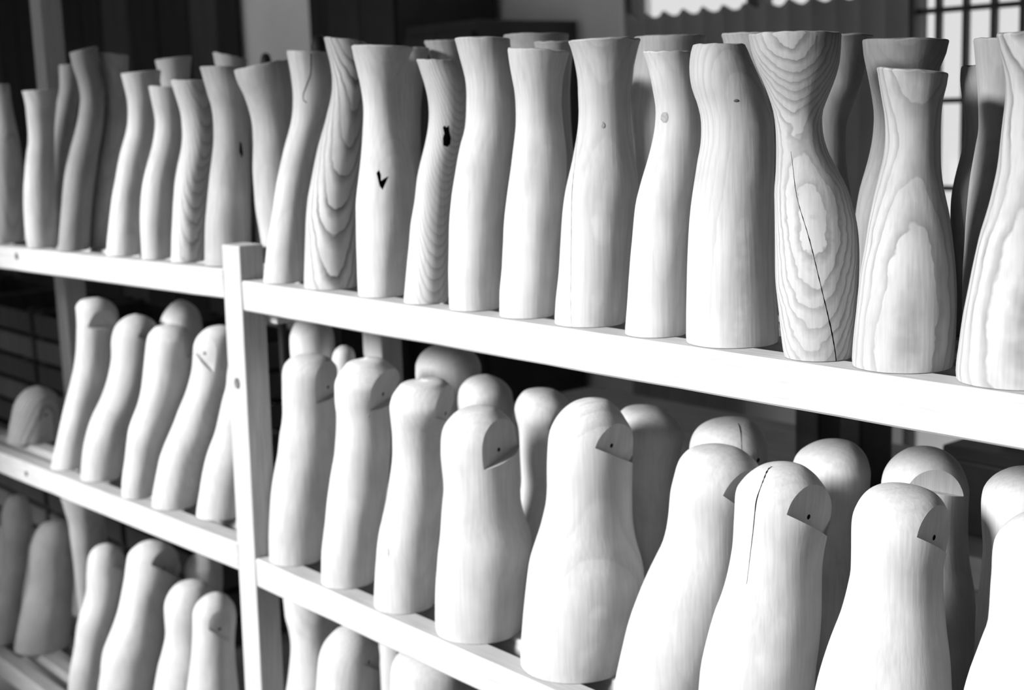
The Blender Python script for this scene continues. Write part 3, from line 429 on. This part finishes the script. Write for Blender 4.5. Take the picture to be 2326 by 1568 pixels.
box('lid', 0.595, 0.845, 1.095, 1.305, 0.92, 0.945, CABINET, e, 0.004)
box('handle', 0.66, 0.78, 1.19, 1.21, 0.945, 0.975, IRON, e, 0.004)
tag(e, 'black tool box with lid on the workbench', 'box')

# dark slatted crates stacked on the floor beyond the board-side bay
def crate(x0, y0, z0, label, w=0.62, d=0.42, h=0.46):
    e = empty('crate', (x0 + w / 2, y0 + d / 2, z0))
    for cx in (x0 + 0.012, x0 + w - 0.042):
        for cy in (y0 + 0.012, y0 + d - 0.042):
            box('corner_post', cx, cx + 0.03, cy, cy + 0.03, z0, z0 + h, DARK_BOARD, e)
    for k in range(5):
        za = z0 + 0.004 + k * (h / 5)
        zb = za + h / 5 - 0.018
        box('slat', x0, x0 + w, y0, y0 + 0.012, za, zb, (DARK_BOARD, MID_BOARD)[k % 2], e)
        box('slat', x0, x0 + w, y0 + d - 0.012, y0 + d, za, zb, DARK_BOARD, e)
        box('slat', x0, x0 + 0.012, y0 + 0.012, y0 + d - 0.012, za, zb, DARK_BOARD, e)
        box('slat', x0 + w - 0.012, x0 + w, y0 + 0.012, y0 + d - 0.012, za, zb, MID_BOARD, e)
    box('bottom', x0 + 0.012, x0 + w - 0.012, y0 + 0.012, y0 + d - 0.012, z0 + 0.002, z0 + 0.014, DARK_BOARD, e)
    return tag(e, label, 'crate', 'dark crates beyond the rack')
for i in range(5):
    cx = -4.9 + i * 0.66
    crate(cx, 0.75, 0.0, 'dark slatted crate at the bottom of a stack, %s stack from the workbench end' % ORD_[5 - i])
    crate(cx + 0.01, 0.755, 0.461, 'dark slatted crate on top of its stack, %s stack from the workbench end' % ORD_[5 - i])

# dark stakes standing behind the rack
def stake(x, y, top, r, label):
    bm = bmesh.new()
    prof = [(r * 0.8, 0.0), (r * 0.8, top - 0.12), (r * 0.7, top - 0.06), (r, top - 0.035), (r * 1.05, top - 0.02), (r * 0.75, top - 0.005), (r * 0.3, top)]
    rings = [[bm.verts.new((q * math.cos(2 * math.pi * i / 16), q * math.sin(2 * math.pi * i / 16), z)) for i in range(16)] for q, z in prof]
    for a, b in zip(rings, rings[1:]):
        for i in range(16):
            j = (i + 1) % 16
            bm.faces.new((a[i], a[j], b[j], b[i])).smooth = True
    bm.faces.new(rings[0][::-1]); bm.faces.new(rings[-1])
    o = link('stake', mesh_of(bm, 'stake'), IRON)
    o.location = (x, y, 0)
    return tag(o, label, 'stake')
stake(-0.359, 0.40, 1.735, 0.0155, 'thick black stake with knobbed top behind the form with the looping split')
stake(-0.564, 0.40, 1.711, 0.0118, 'black knobbed stake behind the wide-mouthed form next to the shared post')
stake(-1.620, 0.40, 1.780, 0.0092, 'thin black knobbed stake beside the tall rear post of the rack')
# ------------------------------------------------------------------ the rack
rack = tag(empty('storage_rack', (0, 0.15, 0)), 'pale timber rack with square posts and long rails holding the wooden forms', 'rack')

def plank(name, a, b, w, h, mat, parent=rack, seg=14, rough=0.0012, axis='x'):
    """Sawn timber from a to b (front-bottom corners), depth w along Y, height h; slightly uneven."""
    a, b = Vector(a), Vector(b)
    bm = bmesh.new()
    rings = []
    s = random.uniform(0, 50)
    d = 0.0025
    prof = [(0, d), (d, 0), (w - d, 0), (w, d), (w, h - d), (w - d, h), (d, h), (0, h - d)] if axis == 'x' else None
    for i in range(seg + 1):
        t = i / seg
        p = a.lerp(b, t)
        r = []
        for (q, v) in prof:
            n1 = noise.noise(Vector((t * 9 + s, q * 30, v * 30))) * rough
            r.append(bm.verts.new((p.x - a.x, p.y - a.y + q + n1, p.z - a.z + v + (n1 * 0.7 if v < h * 0.5 else 0))))
        rings.append(r)
    for r0, r1 in zip(rings, rings[1:]):
        for i in range(8):
            j = (i + 1) % 8
            bm.faces.new((r0[i], r0[j], r1[j], r1[i]))
    bm.faces.new(rings[0]); bm.faces.new(rings[-1][::-1])
    bmesh.ops.recalc_face_normals(bm, faces=bm.faces)
    o = link(name, mesh_of(bm, name), mat, parent)
    o.location = a - parent.location
    return o

def post(x0, x1, y0, y1, z1, lean=0.0):
    bm = bmesh.new()
    add_box(bm, 0, x1 - x0, 0, y1 - y0, 0, z1, 0.0025)
    for v in bm.verts:
        v.co.x += lean * (1 - v.co.z / z1) + noise.noise(Vector((v.co.x * 9, v.co.y * 9, v.co.z))) * 0.001
    o = link('post', mesh_of(bm, 'post'), POST_MAT, rack)
    o.location = Vector((x0, y0, 0)) - rack.location
    return o

LEAN = -0.045
def lean(z): return LEAN * (1 - z / 1.377)
P0 = post(-0.060, 0.0, 0.0, 0.045, 1.377, LEAN)
post(-0.062, -0.002, 0.270, 0.315, 1.300)
post(-1.600, -1.540, 0.0, 0.045, 1.36)
post(-1.470, -1.405, 0.270, 0.325, 2.60)
post(1.500, 1.560, 0.0, 0.045, 1.36)
post(1.500, 1.560, 0.270, 0.315, 1.30)

def zl_up(x): return 1.31801 + (x + 1.0791) * (1.33542 - 1.31801) / (1.0791 - 0.05699)
def zl_mid(x): return 0.82580 + (x + 1.20679) * (0.85654 - 0.82580) / (1.20679 - 0.07901)
ZM, ZL = 0.84318, 0.27768
T = 0.050
LEV = [('u', lambda x: zl_up(x), 1.32), ('m', lambda x: zl_mid(x), ZM), ('l', lambda x: ZL, ZL)]
rails = {}
for key, zl, zr in LEV:
    xa, xb = -1.539, -0.0625
    lb = -0.062 + lean(zl(-0.08) - T)
    rb = 0.0015 + lean(zr)
    rails[key + 'L'] = plank('rail', (xa, 0.001, zl(xa) - T), (lb, 0.001, zl(lb) - T), 0.040, T, RAIL_MAT)
    rails[key + 'R'] = plank('rail', (rb, 0.001, zr - T), (1.4995, 0.001, zr - T), 0.040, T, RAIL_MAT, seg=20)
    for y0, y1 in ((0.080, 0.118), (0.160, 0.198), (0.226, 0.264)):
        plank('rail', (xa, y0, zl(xa) - 0.032), (-0.064, y0, zl(-0.064) - 0.032), y1 - y0, 0.032, RAIL_MAT)
        plank('rail', (0.001, y0, zr - 0.032), (1.499, y0, zr - 0.032), y1 - y0, 0.032, RAIL_MAT)
    for x0, x1, zf in ((-1.535, -1.51, zl(-1.52)), (-0.089, -0.064, zl(-0.08)), (0.002, 0.027, zr), (1.472, 1.497, zr)):
        o = box('bearer', x0, x1, 0.046, 0.32, zf - 0.075, zf - 0.034, POST_MAT, rack, 0.002)

def knot(parent, x, z, r, y=0.0):
    bm = bmesh.new()
    bmesh.ops.create_cone(bm, cap_ends=True, segments=14, radius1=r, radius2=r * 0.9, depth=0.004, matrix=Matrix.Rotation(math.pi / 2, 4, 'X'))
    for v in bm.verts:
        v.co.z *= 1.25
    o = link('knot', mesh_of(bm, 'knot'), KNOT_MAT, parent)
    o.location = Vector((x, y, z)) - rack.location - parent.location
    return o
knot(rails['uL'], -0.985, 1.302, 0.006)
knot(rails['mL'], -1.05, 0.805, 0.005)
knot(P0, -0.036, 1.145, 0.008)

# ------------------------------------------------------------------ the wooden forms
def resample(rows, n, dome):
    zs = [r[0] for r in rows]
    out = []
    for i in range(n):
        t = i / (n - 1)
        if dome:
            t = 1 - (1 - t) ** 1.9
        z = zs[-1] * t
        k = 0
        while k < len(zs) - 2 and zs[k + 1] < z:
            k += 1
        h = zs[k + 1] - zs[k]
        u = (z - zs[k]) / h
        vals = []
        for c in (1, 2):
            p = [rows[max(0, min(len(rows) - 1, k + q))] for q in (-1, 0, 1, 2)]
            m0 = (p[2][c] - p[0][c]) / max(1e-9, (p[2][0] - p[0][0])) * h
            m1 = (p[3][c] - p[1][c]) / max(1e-9, (p[3][0] - p[1][0])) * h
            if dome and k >= len(zs) - 3 and c == 2:
                f = p[1][c] + (p[2][c] - p[1][c]) * u          # straight pieces into the crown
            else:
                f = ((2 * u ** 3 - 3 * u ** 2 + 1) * p[1][c] + (u ** 3 - 2 * u ** 2 + u) * m0
                     + (-2 * u ** 3 + 3 * u ** 2) * p[2][c] + (u ** 3 - u ** 2) * m1)
            vals.append(f)
        out.append((z, vals[0], max(0.0008, vals[1])))
    return out

SEG = 60
def form_mesh(key):
    base, ang, dome, slope, rows = FORMS[key]
    rows = [(a / 10000, b / 10000, c / 10000) for a, b, c in rows]
    H = rows[-1][0]
    rr = resample(rows, 44 if not dome else 50, dome)
    bm = bmesh.new()
    s = sum(ord(ch) * 7 for ch in key)
    rings = []
    b0 = 0.0025
    seq = [(0.0, rr[0][1], rr[0][2] - b0), (b0 * 0.4, rr[0][1], rr[0][2] - b0 * 0.3)] + [q for q in rr[1:] if q[0] > b0]
    if not dome:
        z, c, r = seq[-1]
        seq[-1] = (z - 0.0022, c, r)
        seq += [(z - 0.0006, c, r - 0.0007), (z, c, r - 0.0024)]
    else:
        seq = seq[:-1]
    for (z, c, r) in seq:
        ring = []
        for i in range(SEG):
            a = 2 * math.pi * i / SEG
            d = Vector((math.cos(a), math.sin(a), 0))
            f = 1 + 0.022 * noise.noise(Vector((d.x * 1.3 + s, d.y * 1.3, z * 9))) + 0.006 * noise.noise(Vector((d.x * 4 + s, d.y * 4, z * 30)))
            zz = z
            if not dome:
                k = max(0.0, (z - 0.88 * H) / (0.12 * H))
                zz += k * (max(-0.25, min(0.25, slope)) * r * d.x + 0.0016 * noise.noise(Vector((d.x * 3 + s, d.y * 3, 7))))
            ring.append(bm.verts.new((c + r * f * d.x, r * f * d.y, zz)))
        rings.append(ring)
    for r0, r1 in zip(rings, rings[1:]):
        for i in range(SEG):
            j = (i + 1) % SEG
            bm.faces.new((r0[i], r0[j], r1[j], r1[i]))
    bm.faces.new(rings[0][::-1])
    if dome:
        c = sum((v.co for v in rings[-1]), Vector()) / SEG
        tip = bm.verts.new((c.x, c.y, H))
        for i in range(SEG):
            bm.faces.new((rings[-1][i], rings[-1][(i + 1) % SEG], tip))
    else:
        bm.faces.new(rings[-1])
    return mesh_of(bm, key)

def axis_at(key, z):
    rows = FORMS[key][4]
    z *= 10000
    for a, b in zip(rows, rows[1:]):
        if a[0] <= z <= b[0]:
            t = (z - a[0]) / max(1, b[0] - a[0])
            return (a[1] + t * (b[1] - a[1])) / 10000
    return rows[-1][1] / 10000

def cutters(key):
    """Tools that carve notch, drilled eye, split, dark ledge groove and knot hole out of a form (local coordinates)."""
    out = []
    V = lambda p: Vector(p) / 1000
    if key in NOTCH:
        pl, pr, pa = (V(p) for p in NOTCH[key])
        e1 = (pr - pl).normalized()
        nrm = e1.cross(pa - pl).normalized()
        ctr = Vector((axis_at(key, pl.z), 0, pl.z))
        if nrm.dot(pl - ctr) < 0:
            nrm = -nrm
        e2 = nrm.cross(e1).normalized()
        if e2.dot(pa - pl) < 0:
            e2 = -e2
        bm = bmesh.new()
        bmesh.ops.create_cube(bm, size=1)
        for v in bm.verts:
            a = 0.16 * v.co.x
            b = 0.0 if v.co.y < 0 else 0.2
            c = -0.0006 if v.co.z < 0 else 0.12
            v.co = pl + e1 * a + e2 * b + nrm * c
        bmesh.ops.recalc_face_normals(bm, faces=bm.faces)
        out.append((bm, 0))
    if key in EYE:
        p = V(EYE[key])
        if key in NOTCH:
            n = nrm
            p = p - n * (p - pl).dot(n)
        else:
            n = (p - Vector((axis_at(key, p.z), 0, p.z))).normalized()
        bm = bmesh.new()
        rot = n.to_track_quat('Z', 'Y').to_matrix().to_4x4()
        rot.translation = p
        bmesh.ops.create_cone(bm, cap_ends=True, segments=12, radius1=0.0028, radius2=0.0034, depth=0.018, matrix=rot)
        out.append((bm, 1))
    if key in HOLE:
        pts = [V(p) for p in HOLE[key]]
        bm = bmesh.new()
        c = sum(pts, Vector()) / len(pts)
        pts = [c + (p - c) * 1.22 for p in pts]
        n = (c - Vector((axis_at(key, c.z), 0, c.z))).normalized()
        a = [bm.verts.new(p + n * 0.012) for p in pts]
        b = [bm.verts.new(c + (p - c) * 0.92 - n * 0.016) for p in pts]
        bm.faces.new(a); bm.faces.new(b[::-1])
        for i in range(len(pts)):
            j = (i + 1) % len(pts)
            bm.faces.new((a[j], a[i], b[i], b[j]))
        bmesh.ops.recalc_face_normals(bm, faces=bm.faces)
        out.append((bm, 1))
    if key in CRACK_GROOVE:
        wid, pts = CRACK_GROOVE[key]
        pts = [V(p) for p in pts]
        fine = []
        for i in range(len(pts) - 1):
            p = [pts[max(0, min(len(pts) - 1, i + q))] for q in (-1, 0, 1, 2)]
            for q in range(4):
                u = q / 4
                fine.append(0.5 * ((2 * p[1]) + (p[2] - p[0]) * u + (2 * p[0] - 5 * p[1] + 4 * p[2] - p[3]) * u * u + (-p[0] + 3 * p[1] - 3 * p[2] + p[3]) * u ** 3))
        fine.append(pts[-1])
        bm = bmesh.new()
        rings = []
        for i, p in enumerate(fine):
            t = (fine[min(i + 1, len(fine) - 1)] - fine[max(i - 1, 0)]).normalized()
            n = (p - Vector((axis_at(key, max(0, p.z)), 0, p.z)))
            n = (n - t * n.dot(t)).normalized()
            s = t.cross(n)
            q = i / (len(fine) - 1)
            w = wid / 2000 * (0.35 + 0.65 * (q if key == 'T19' else 1 - q)) * (0.8 + 0.4 * random.random())
            if key == 'T10':
                w = wid / 2000
            rings.append([bm.verts.new(p + n * 0.010 + s * w * 2.2), bm.verts.new(p + n * 0.010 - s * w * 2.2),
                          bm.verts.new(p - n * 0.006 - s * w * 0.2), bm.verts.new(p - n * 0.006 + s * w * 0.2)])
        for a, b in zip(rings, rings[1:]):
            for i in range(4):
                j = (i + 1) % 4
                bm.faces.new((a[i], a[j], b[j], b[i]))
        bm.faces.new(rings[0][::-1]); bm.faces.new(rings[-1])
        bmesh.ops.recalc_face_normals(bm, faces=bm.faces)
        out.append((bm, 1))
    for bmc, idx in out:
        if bmc.calc_volume(signed=True) < 0:
            bmesh.ops.reverse_faces(bmc, faces=bmc.faces)
    return out

def build_form(key, name, label, group, mat):
    me = form_mesh(key)
    me.materials.append(mat)
    o = link(name, me)
    cs = cutters(key)
    if cs:
        me.materials.append(HOLE_MAT)
        for bmc, idx in cs:
            cm = mesh_of(bmc, 'tool')
            cm.materials.append(mat); cm.materials.append(HOLE_MAT)
            for p in cm.polygons:
                p.material_index = idx
            t = link('tool', cm)
            md = o.modifiers.new('cut', 'BOOLEAN')
            md.operation = 'DIFFERENCE'; md.solver = 'EXACT'; md.object = t
            bpy.context.view_layer.update()
            dg = bpy.context.evaluated_depsgraph_get()
            new = bpy.data.meshes.new_from_object(o.evaluated_get(dg), preserve_all_data_layers=True, depsgraph=dg)
            o.modifiers.clear()
            if len(new.polygons) > 200:
                o.data = new
            bpy.data.objects.remove(t)
        o.data.name = key
    for p in o.data.polygons:
        p.use_smooth = True
    o.data.set_sharp_from_angle(angle=math.radians(32))
    base, ang = FORMS[key][0], FORMS[key][1]
    o.location = Vector(base) / 1000
    if base[0] < -40 and base[2] > 500:      # the board-side rails slope a little: the base bears on its uphill edge
        o.location.z += FORMS[key][4][0][2] / 10000 * (0.0171 if base[2] > 1100 else 0.0274) + 0.0003
    o.rotation_euler = (0, 0, math.radians(ang))
    return tag(o, label, 'wooden form', group)

ORD = ['', 'first', 'second', 'third', 'fourth', 'fifth', 'sixth', 'seventh', 'eighth', 'ninth', 'tenth', 'eleventh', 'twelfth']
GU, GUB = 'flared wooden forms on the upper shelf front row', 'flared wooden forms on the upper shelf back row'
GM, GMB, GL = 'domed wooden forms on the middle shelf front row', 'domed wooden forms on the middle shelf back row', 'wooden forms on the lower shelf'
SPECIAL = {
 'T8': 'grey flared wooden form with slit-like knot hole, beside the shared post on upper shelf',
 'T7': 'flared wooden form with bold swirling grain, second from post in board-side upper bay',
 'T10': 'flared wooden form with looping split below its rim, beside shared post on upper shelf',
 'T11': 'flared wooden form with dark zigzag growth rings, on the upper shelf',
 'T12': 'pale flared wooden form with V-shaped knot hole, on the upper shelf',
 'T13': 'pale flared wooden form with keyhole-shaped knot hole, on the upper shelf',
 'T16': 'tall flared wooden form with a fine vertical split down its side, upper shelf',
 'T18': 'stout wooden form with narrow rounded-off top, barely flared, on the upper shelf',
 'T19': 'wide-mouthed wooden form with long diagonal split down to its base, upper shelf',
 'T20': 'short waisted wooden form with broad rippled grain, in front of very wide dark-rimmed form',
 'T22': 'large wooden form with bold chevron growth rings at the window-side end, upper shelf',
 'T9': 'wide-mouthed flared wooden form standing behind the one with the looping split',
 'B7': 'very wide shaded flared form behind the short waisted form, upper shelf back row',
 'B8': 'dark low-topped wooden form in the back row beside the barred window bars',
 'N4': 'broad domed wooden form with notch ledge rising outward and double drill mark',
 'N5': 'tall domed wooden form with faint arched grain on its belly, middle shelf',
 'N7': 'domed wooden form with a long split from crown down its neck, middle shelf',
 'BN6': 'domed wooden form with short split in its crown, middle shelf back row',
 'M0': 'short domed wooden block with ringed grain, lowest piece on the middle shelf',
 'M4': 'domed wooden form whose notched face and eye turn toward the board-side end',
 'M1': 'domed wooden form with shaded crown in front of the tall rear post, middle shelf',
 'L2': 'flared wooden form among domed ones, board-side bay of the lower shelf',
 'R0': 'flared shaded wooden form behind the shared post, window-side bay of lower shelf',
}
W = lambda **k: k
MATS = {
 'T0': W(tone=.60, strength=.5, period=.006), 'T1': W(tone=.70, strength=.35, period=.012), 'T2': W(tone=.48), 'T3': W(tone=.36), 'T4': W(tone=.48, strength=.4),
 'T5': W(tone=.80), 'T6': W(tone=.76), 'T7': W(tone=.80, strength=.85, period=.0045, dark=.4, tilt=(6, 5), offset=(.005, -.06), twist=3), 'T8': W(tone=.55),
 'T9': W(tone=.62), 'T10': W(tone=.74, strength=.3), 'T11': W(tone=.74, strength=1.0, period=.0075, dark=.22, tilt=(9, 3), offset=(.005, -.075), twist=2.2, line=.80),
 'T12': W(tone=.82, strength=.15), 'T13': W(tone=.78, strength=.7, period=.0035, tilt=(10, 9), offset=(.02, -.06), dark=.5), 'T14': W(tone=.82, strength=.2),
 'T15': W(tone=.84, strength=.15), 'T16': W(tone=.78, strength=.3, period=.009), 'T17': W(tone=.82, strength=.2), 'T18': W(tone=.74, strength=.4, period=.006),
 'T19': W(tone=.66, strength=.85, period=.0045, dark=.42, tilt=(7, 5), offset=(-.012, -.06), twist=3.5), 'T20': W(tone=.62, strength=.8, period=.0075, dark=.42, tilt=(2, 2), offset=(.0, -.09), twist=2.5, line=.8),
 'T22': W(tone=.66, strength=1.0, period=.0085, dark=.34, tilt=(5, -3), offset=(.0, -.11), twist=2.4, line=.72),
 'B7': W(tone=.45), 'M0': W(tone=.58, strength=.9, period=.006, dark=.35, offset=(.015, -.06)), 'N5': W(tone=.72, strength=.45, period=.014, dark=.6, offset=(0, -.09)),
}
LEFT_U = ['T8', 'T7', 'T6', 'T5', 'T4', 'T3', 'T2', 'T1', 'T0']
RIGHT_U = ['T10', 'T11', 'T12', 'T13', 'T14', 'T15', 'T16', 'T17', 'T18', 'T19', 'T20', 'T22']
LEFT_M = ['M5', 'M4', 'M3', 'M2', 'M1', 'M0']
RIGHT_M = ['N1', 'N2', 'N3', 'N4', 'N5', 'N6', 'N7', 'N8', 'N9']
BACK_M = ['BN1', 'BN1b', 'BN2', 'BN3', 'BN4', 'BN5', 'BN6', 'BN7', 'BN8', 'BN9']
LEFT_L = ['L6', 'L5', 'L4', 'L3', 'L1', 'L0']
BACK_U = ['B1', 'B2', 'B3b', 'B3', 'B4', 'B5', 'B6', 'B9']
LAB = {}
for i, k in enumerate(LEFT_U): LAB[k] = 'plain flared wooden form, %s from shared post in board-side bay, upper shelf front' % ORD[i + 1]
for i, k in enumerate(RIGHT_U): LAB[k] = 'plain pale flared wooden form, %s from shared post in window-side bay, upper shelf front' % ORD[i + 1]
for i, k in enumerate(LEFT_M): LAB[k] = 'notched domed wooden form, %s from shared post in board-side bay, middle shelf' % ORD[i + 1]
for i, k in enumerate(RIGHT_M): LAB[k] = 'pale notched domed wooden form, %s from shared post in window-side bay, middle shelf' % ORD[i + 1]
for i, k in enumerate(BACK_M): LAB[k] = 'domed wooden form in middle shelf back row, %s from the rear post, window-side' % ORD[max(1, i + 1)]
for i, k in enumerate(LEFT_L): LAB[k] = 'domed wooden form, %s from shared post in board-side bay, lower shelf' % ORD[i + 1]
for i, k in enumerate(BACK_U): LAB[k] = 'flared wooden form in upper shelf back row, %s along from shared post, window-side' % ORD[i + 1]
LAB['BN1'] = 'rounded wooden dome just behind the first notched form beside the shared post'
LAB['BN1b'] = 'small wooden dome peeping out between back-row dome and bright rear post'
LAB['B10'] = 'shaded flared form in upper back row behind the board-side third form'
LAB['B11'] = 'flared form with light rim in upper back row behind the slit-holed form'
LAB['BM1'] = 'domed wooden form in the back row of the board-side middle bay'
LAB['BL1'] = 'domed wooden form in the back row of the board-side lower bay'
LAB['R1'] = 'notched domed wooden form, first from shared post in window-side bay, lower shelf'
LAB['R2'] = 'broad domed wooden form, second from shared post in window-side bay, lower shelf'
LAB.update(SPECIAL)

for key in FORMS:
    dome = FORMS[key][2]
    name = 'domed_wooden_form' if dome else 'flared_wooden_form'
    g = GL if key in LEFT_L + ['R0', 'R1', 'R2', 'L2', 'BL1'] else (GM if key in LEFT_M + RIGHT_M else GMB if dome else GUB if key[0] == 'B' else GU)
    rs = random.Random(sum(map(ord, key)))
    kw = dict(tone=rs.uniform(.67, .74) if dome else rs.uniform(.66, .78), strength=rs.uniform(.1, .22) if dome else rs.uniform(.2, .4),
              period=rs.uniform(.005, .010), tilt=(rs.uniform(-6, 6), rs.uniform(-6, 6)), offset=(rs.uniform(-.03, .03), rs.uniform(-.10, -.05)), dark=.55)
    kw.update(MATS.get(key, {}))
    kw['tone'] *= 0.64
    build_form(key, name, LAB[key], g, wood('timber_' + key, **kw))

# grey knots grown into a few of the forms
from mathutils.bvhtree import BVHTree
KNOT_GREY = plain('knot_grey', 0.30, 0.2, 300)
def surface_knot(key, x, z, rx, rz, mat):
    o = [q for q in bpy.data.objects if q.type == 'MESH' and q.data.name.split('.')[0] == key][0]
    bvh = BVHTree.FromPolygons([v.co for v in o.data.vertices], [p.vertices for p in o.data.polygons])
    bm = bmesh.new()
    rings = []
    for k in (0.0, 0.5, 1.0):
        r = []
        for i in range(16 if k else 1):
            a = 2 * math.pi * i / 16
            w = 1 + 0.18 * noise.noise(Vector((math.cos(a) * 2, math.sin(a) * 2, x * 900)))
            hit, nrm, _, _ = bvh.ray_cast(Vector((x + k * w * rx * math.cos(a), -0.3, z + k * w * rz * math.sin(a))), Vector((0, 1, 0)))
            r.append(bm.verts.new(hit + nrm * (0.0006 if k < 1 else -0.0004)))
        rings.append(r)
    for i in range(16):
        j = (i + 1) % 16
        bm.faces.new((rings[0][0], rings[1][i], rings[1][j]))
        bm.faces.new((rings[1][i], rings[2][i], rings[2][j], rings[1][j]))
    bmesh.ops.recalc_face_normals(bm, faces=bm.faces)
    return link('knot', mesh_of(bm, 'knot'), mat, o)
surface_knot('T17', 0.0141, 0.2492, 0.006, 0.008, KNOT_GREY)
surface_knot('T18', 0.0054, 0.2653, 0.004, 0.002, KNOT_MAT)
surface_knot('T16', 0.0227, 0.2413, 0.004, 0.005, KNOT_GREY)
surface_knot('N2', 0.0460, 0.2779, 0.0022, 0.002, KNOT_GREY)
surface_knot('N3', -0.0223, 0.0948, 0.002, 0.010, KNOT_GREY)
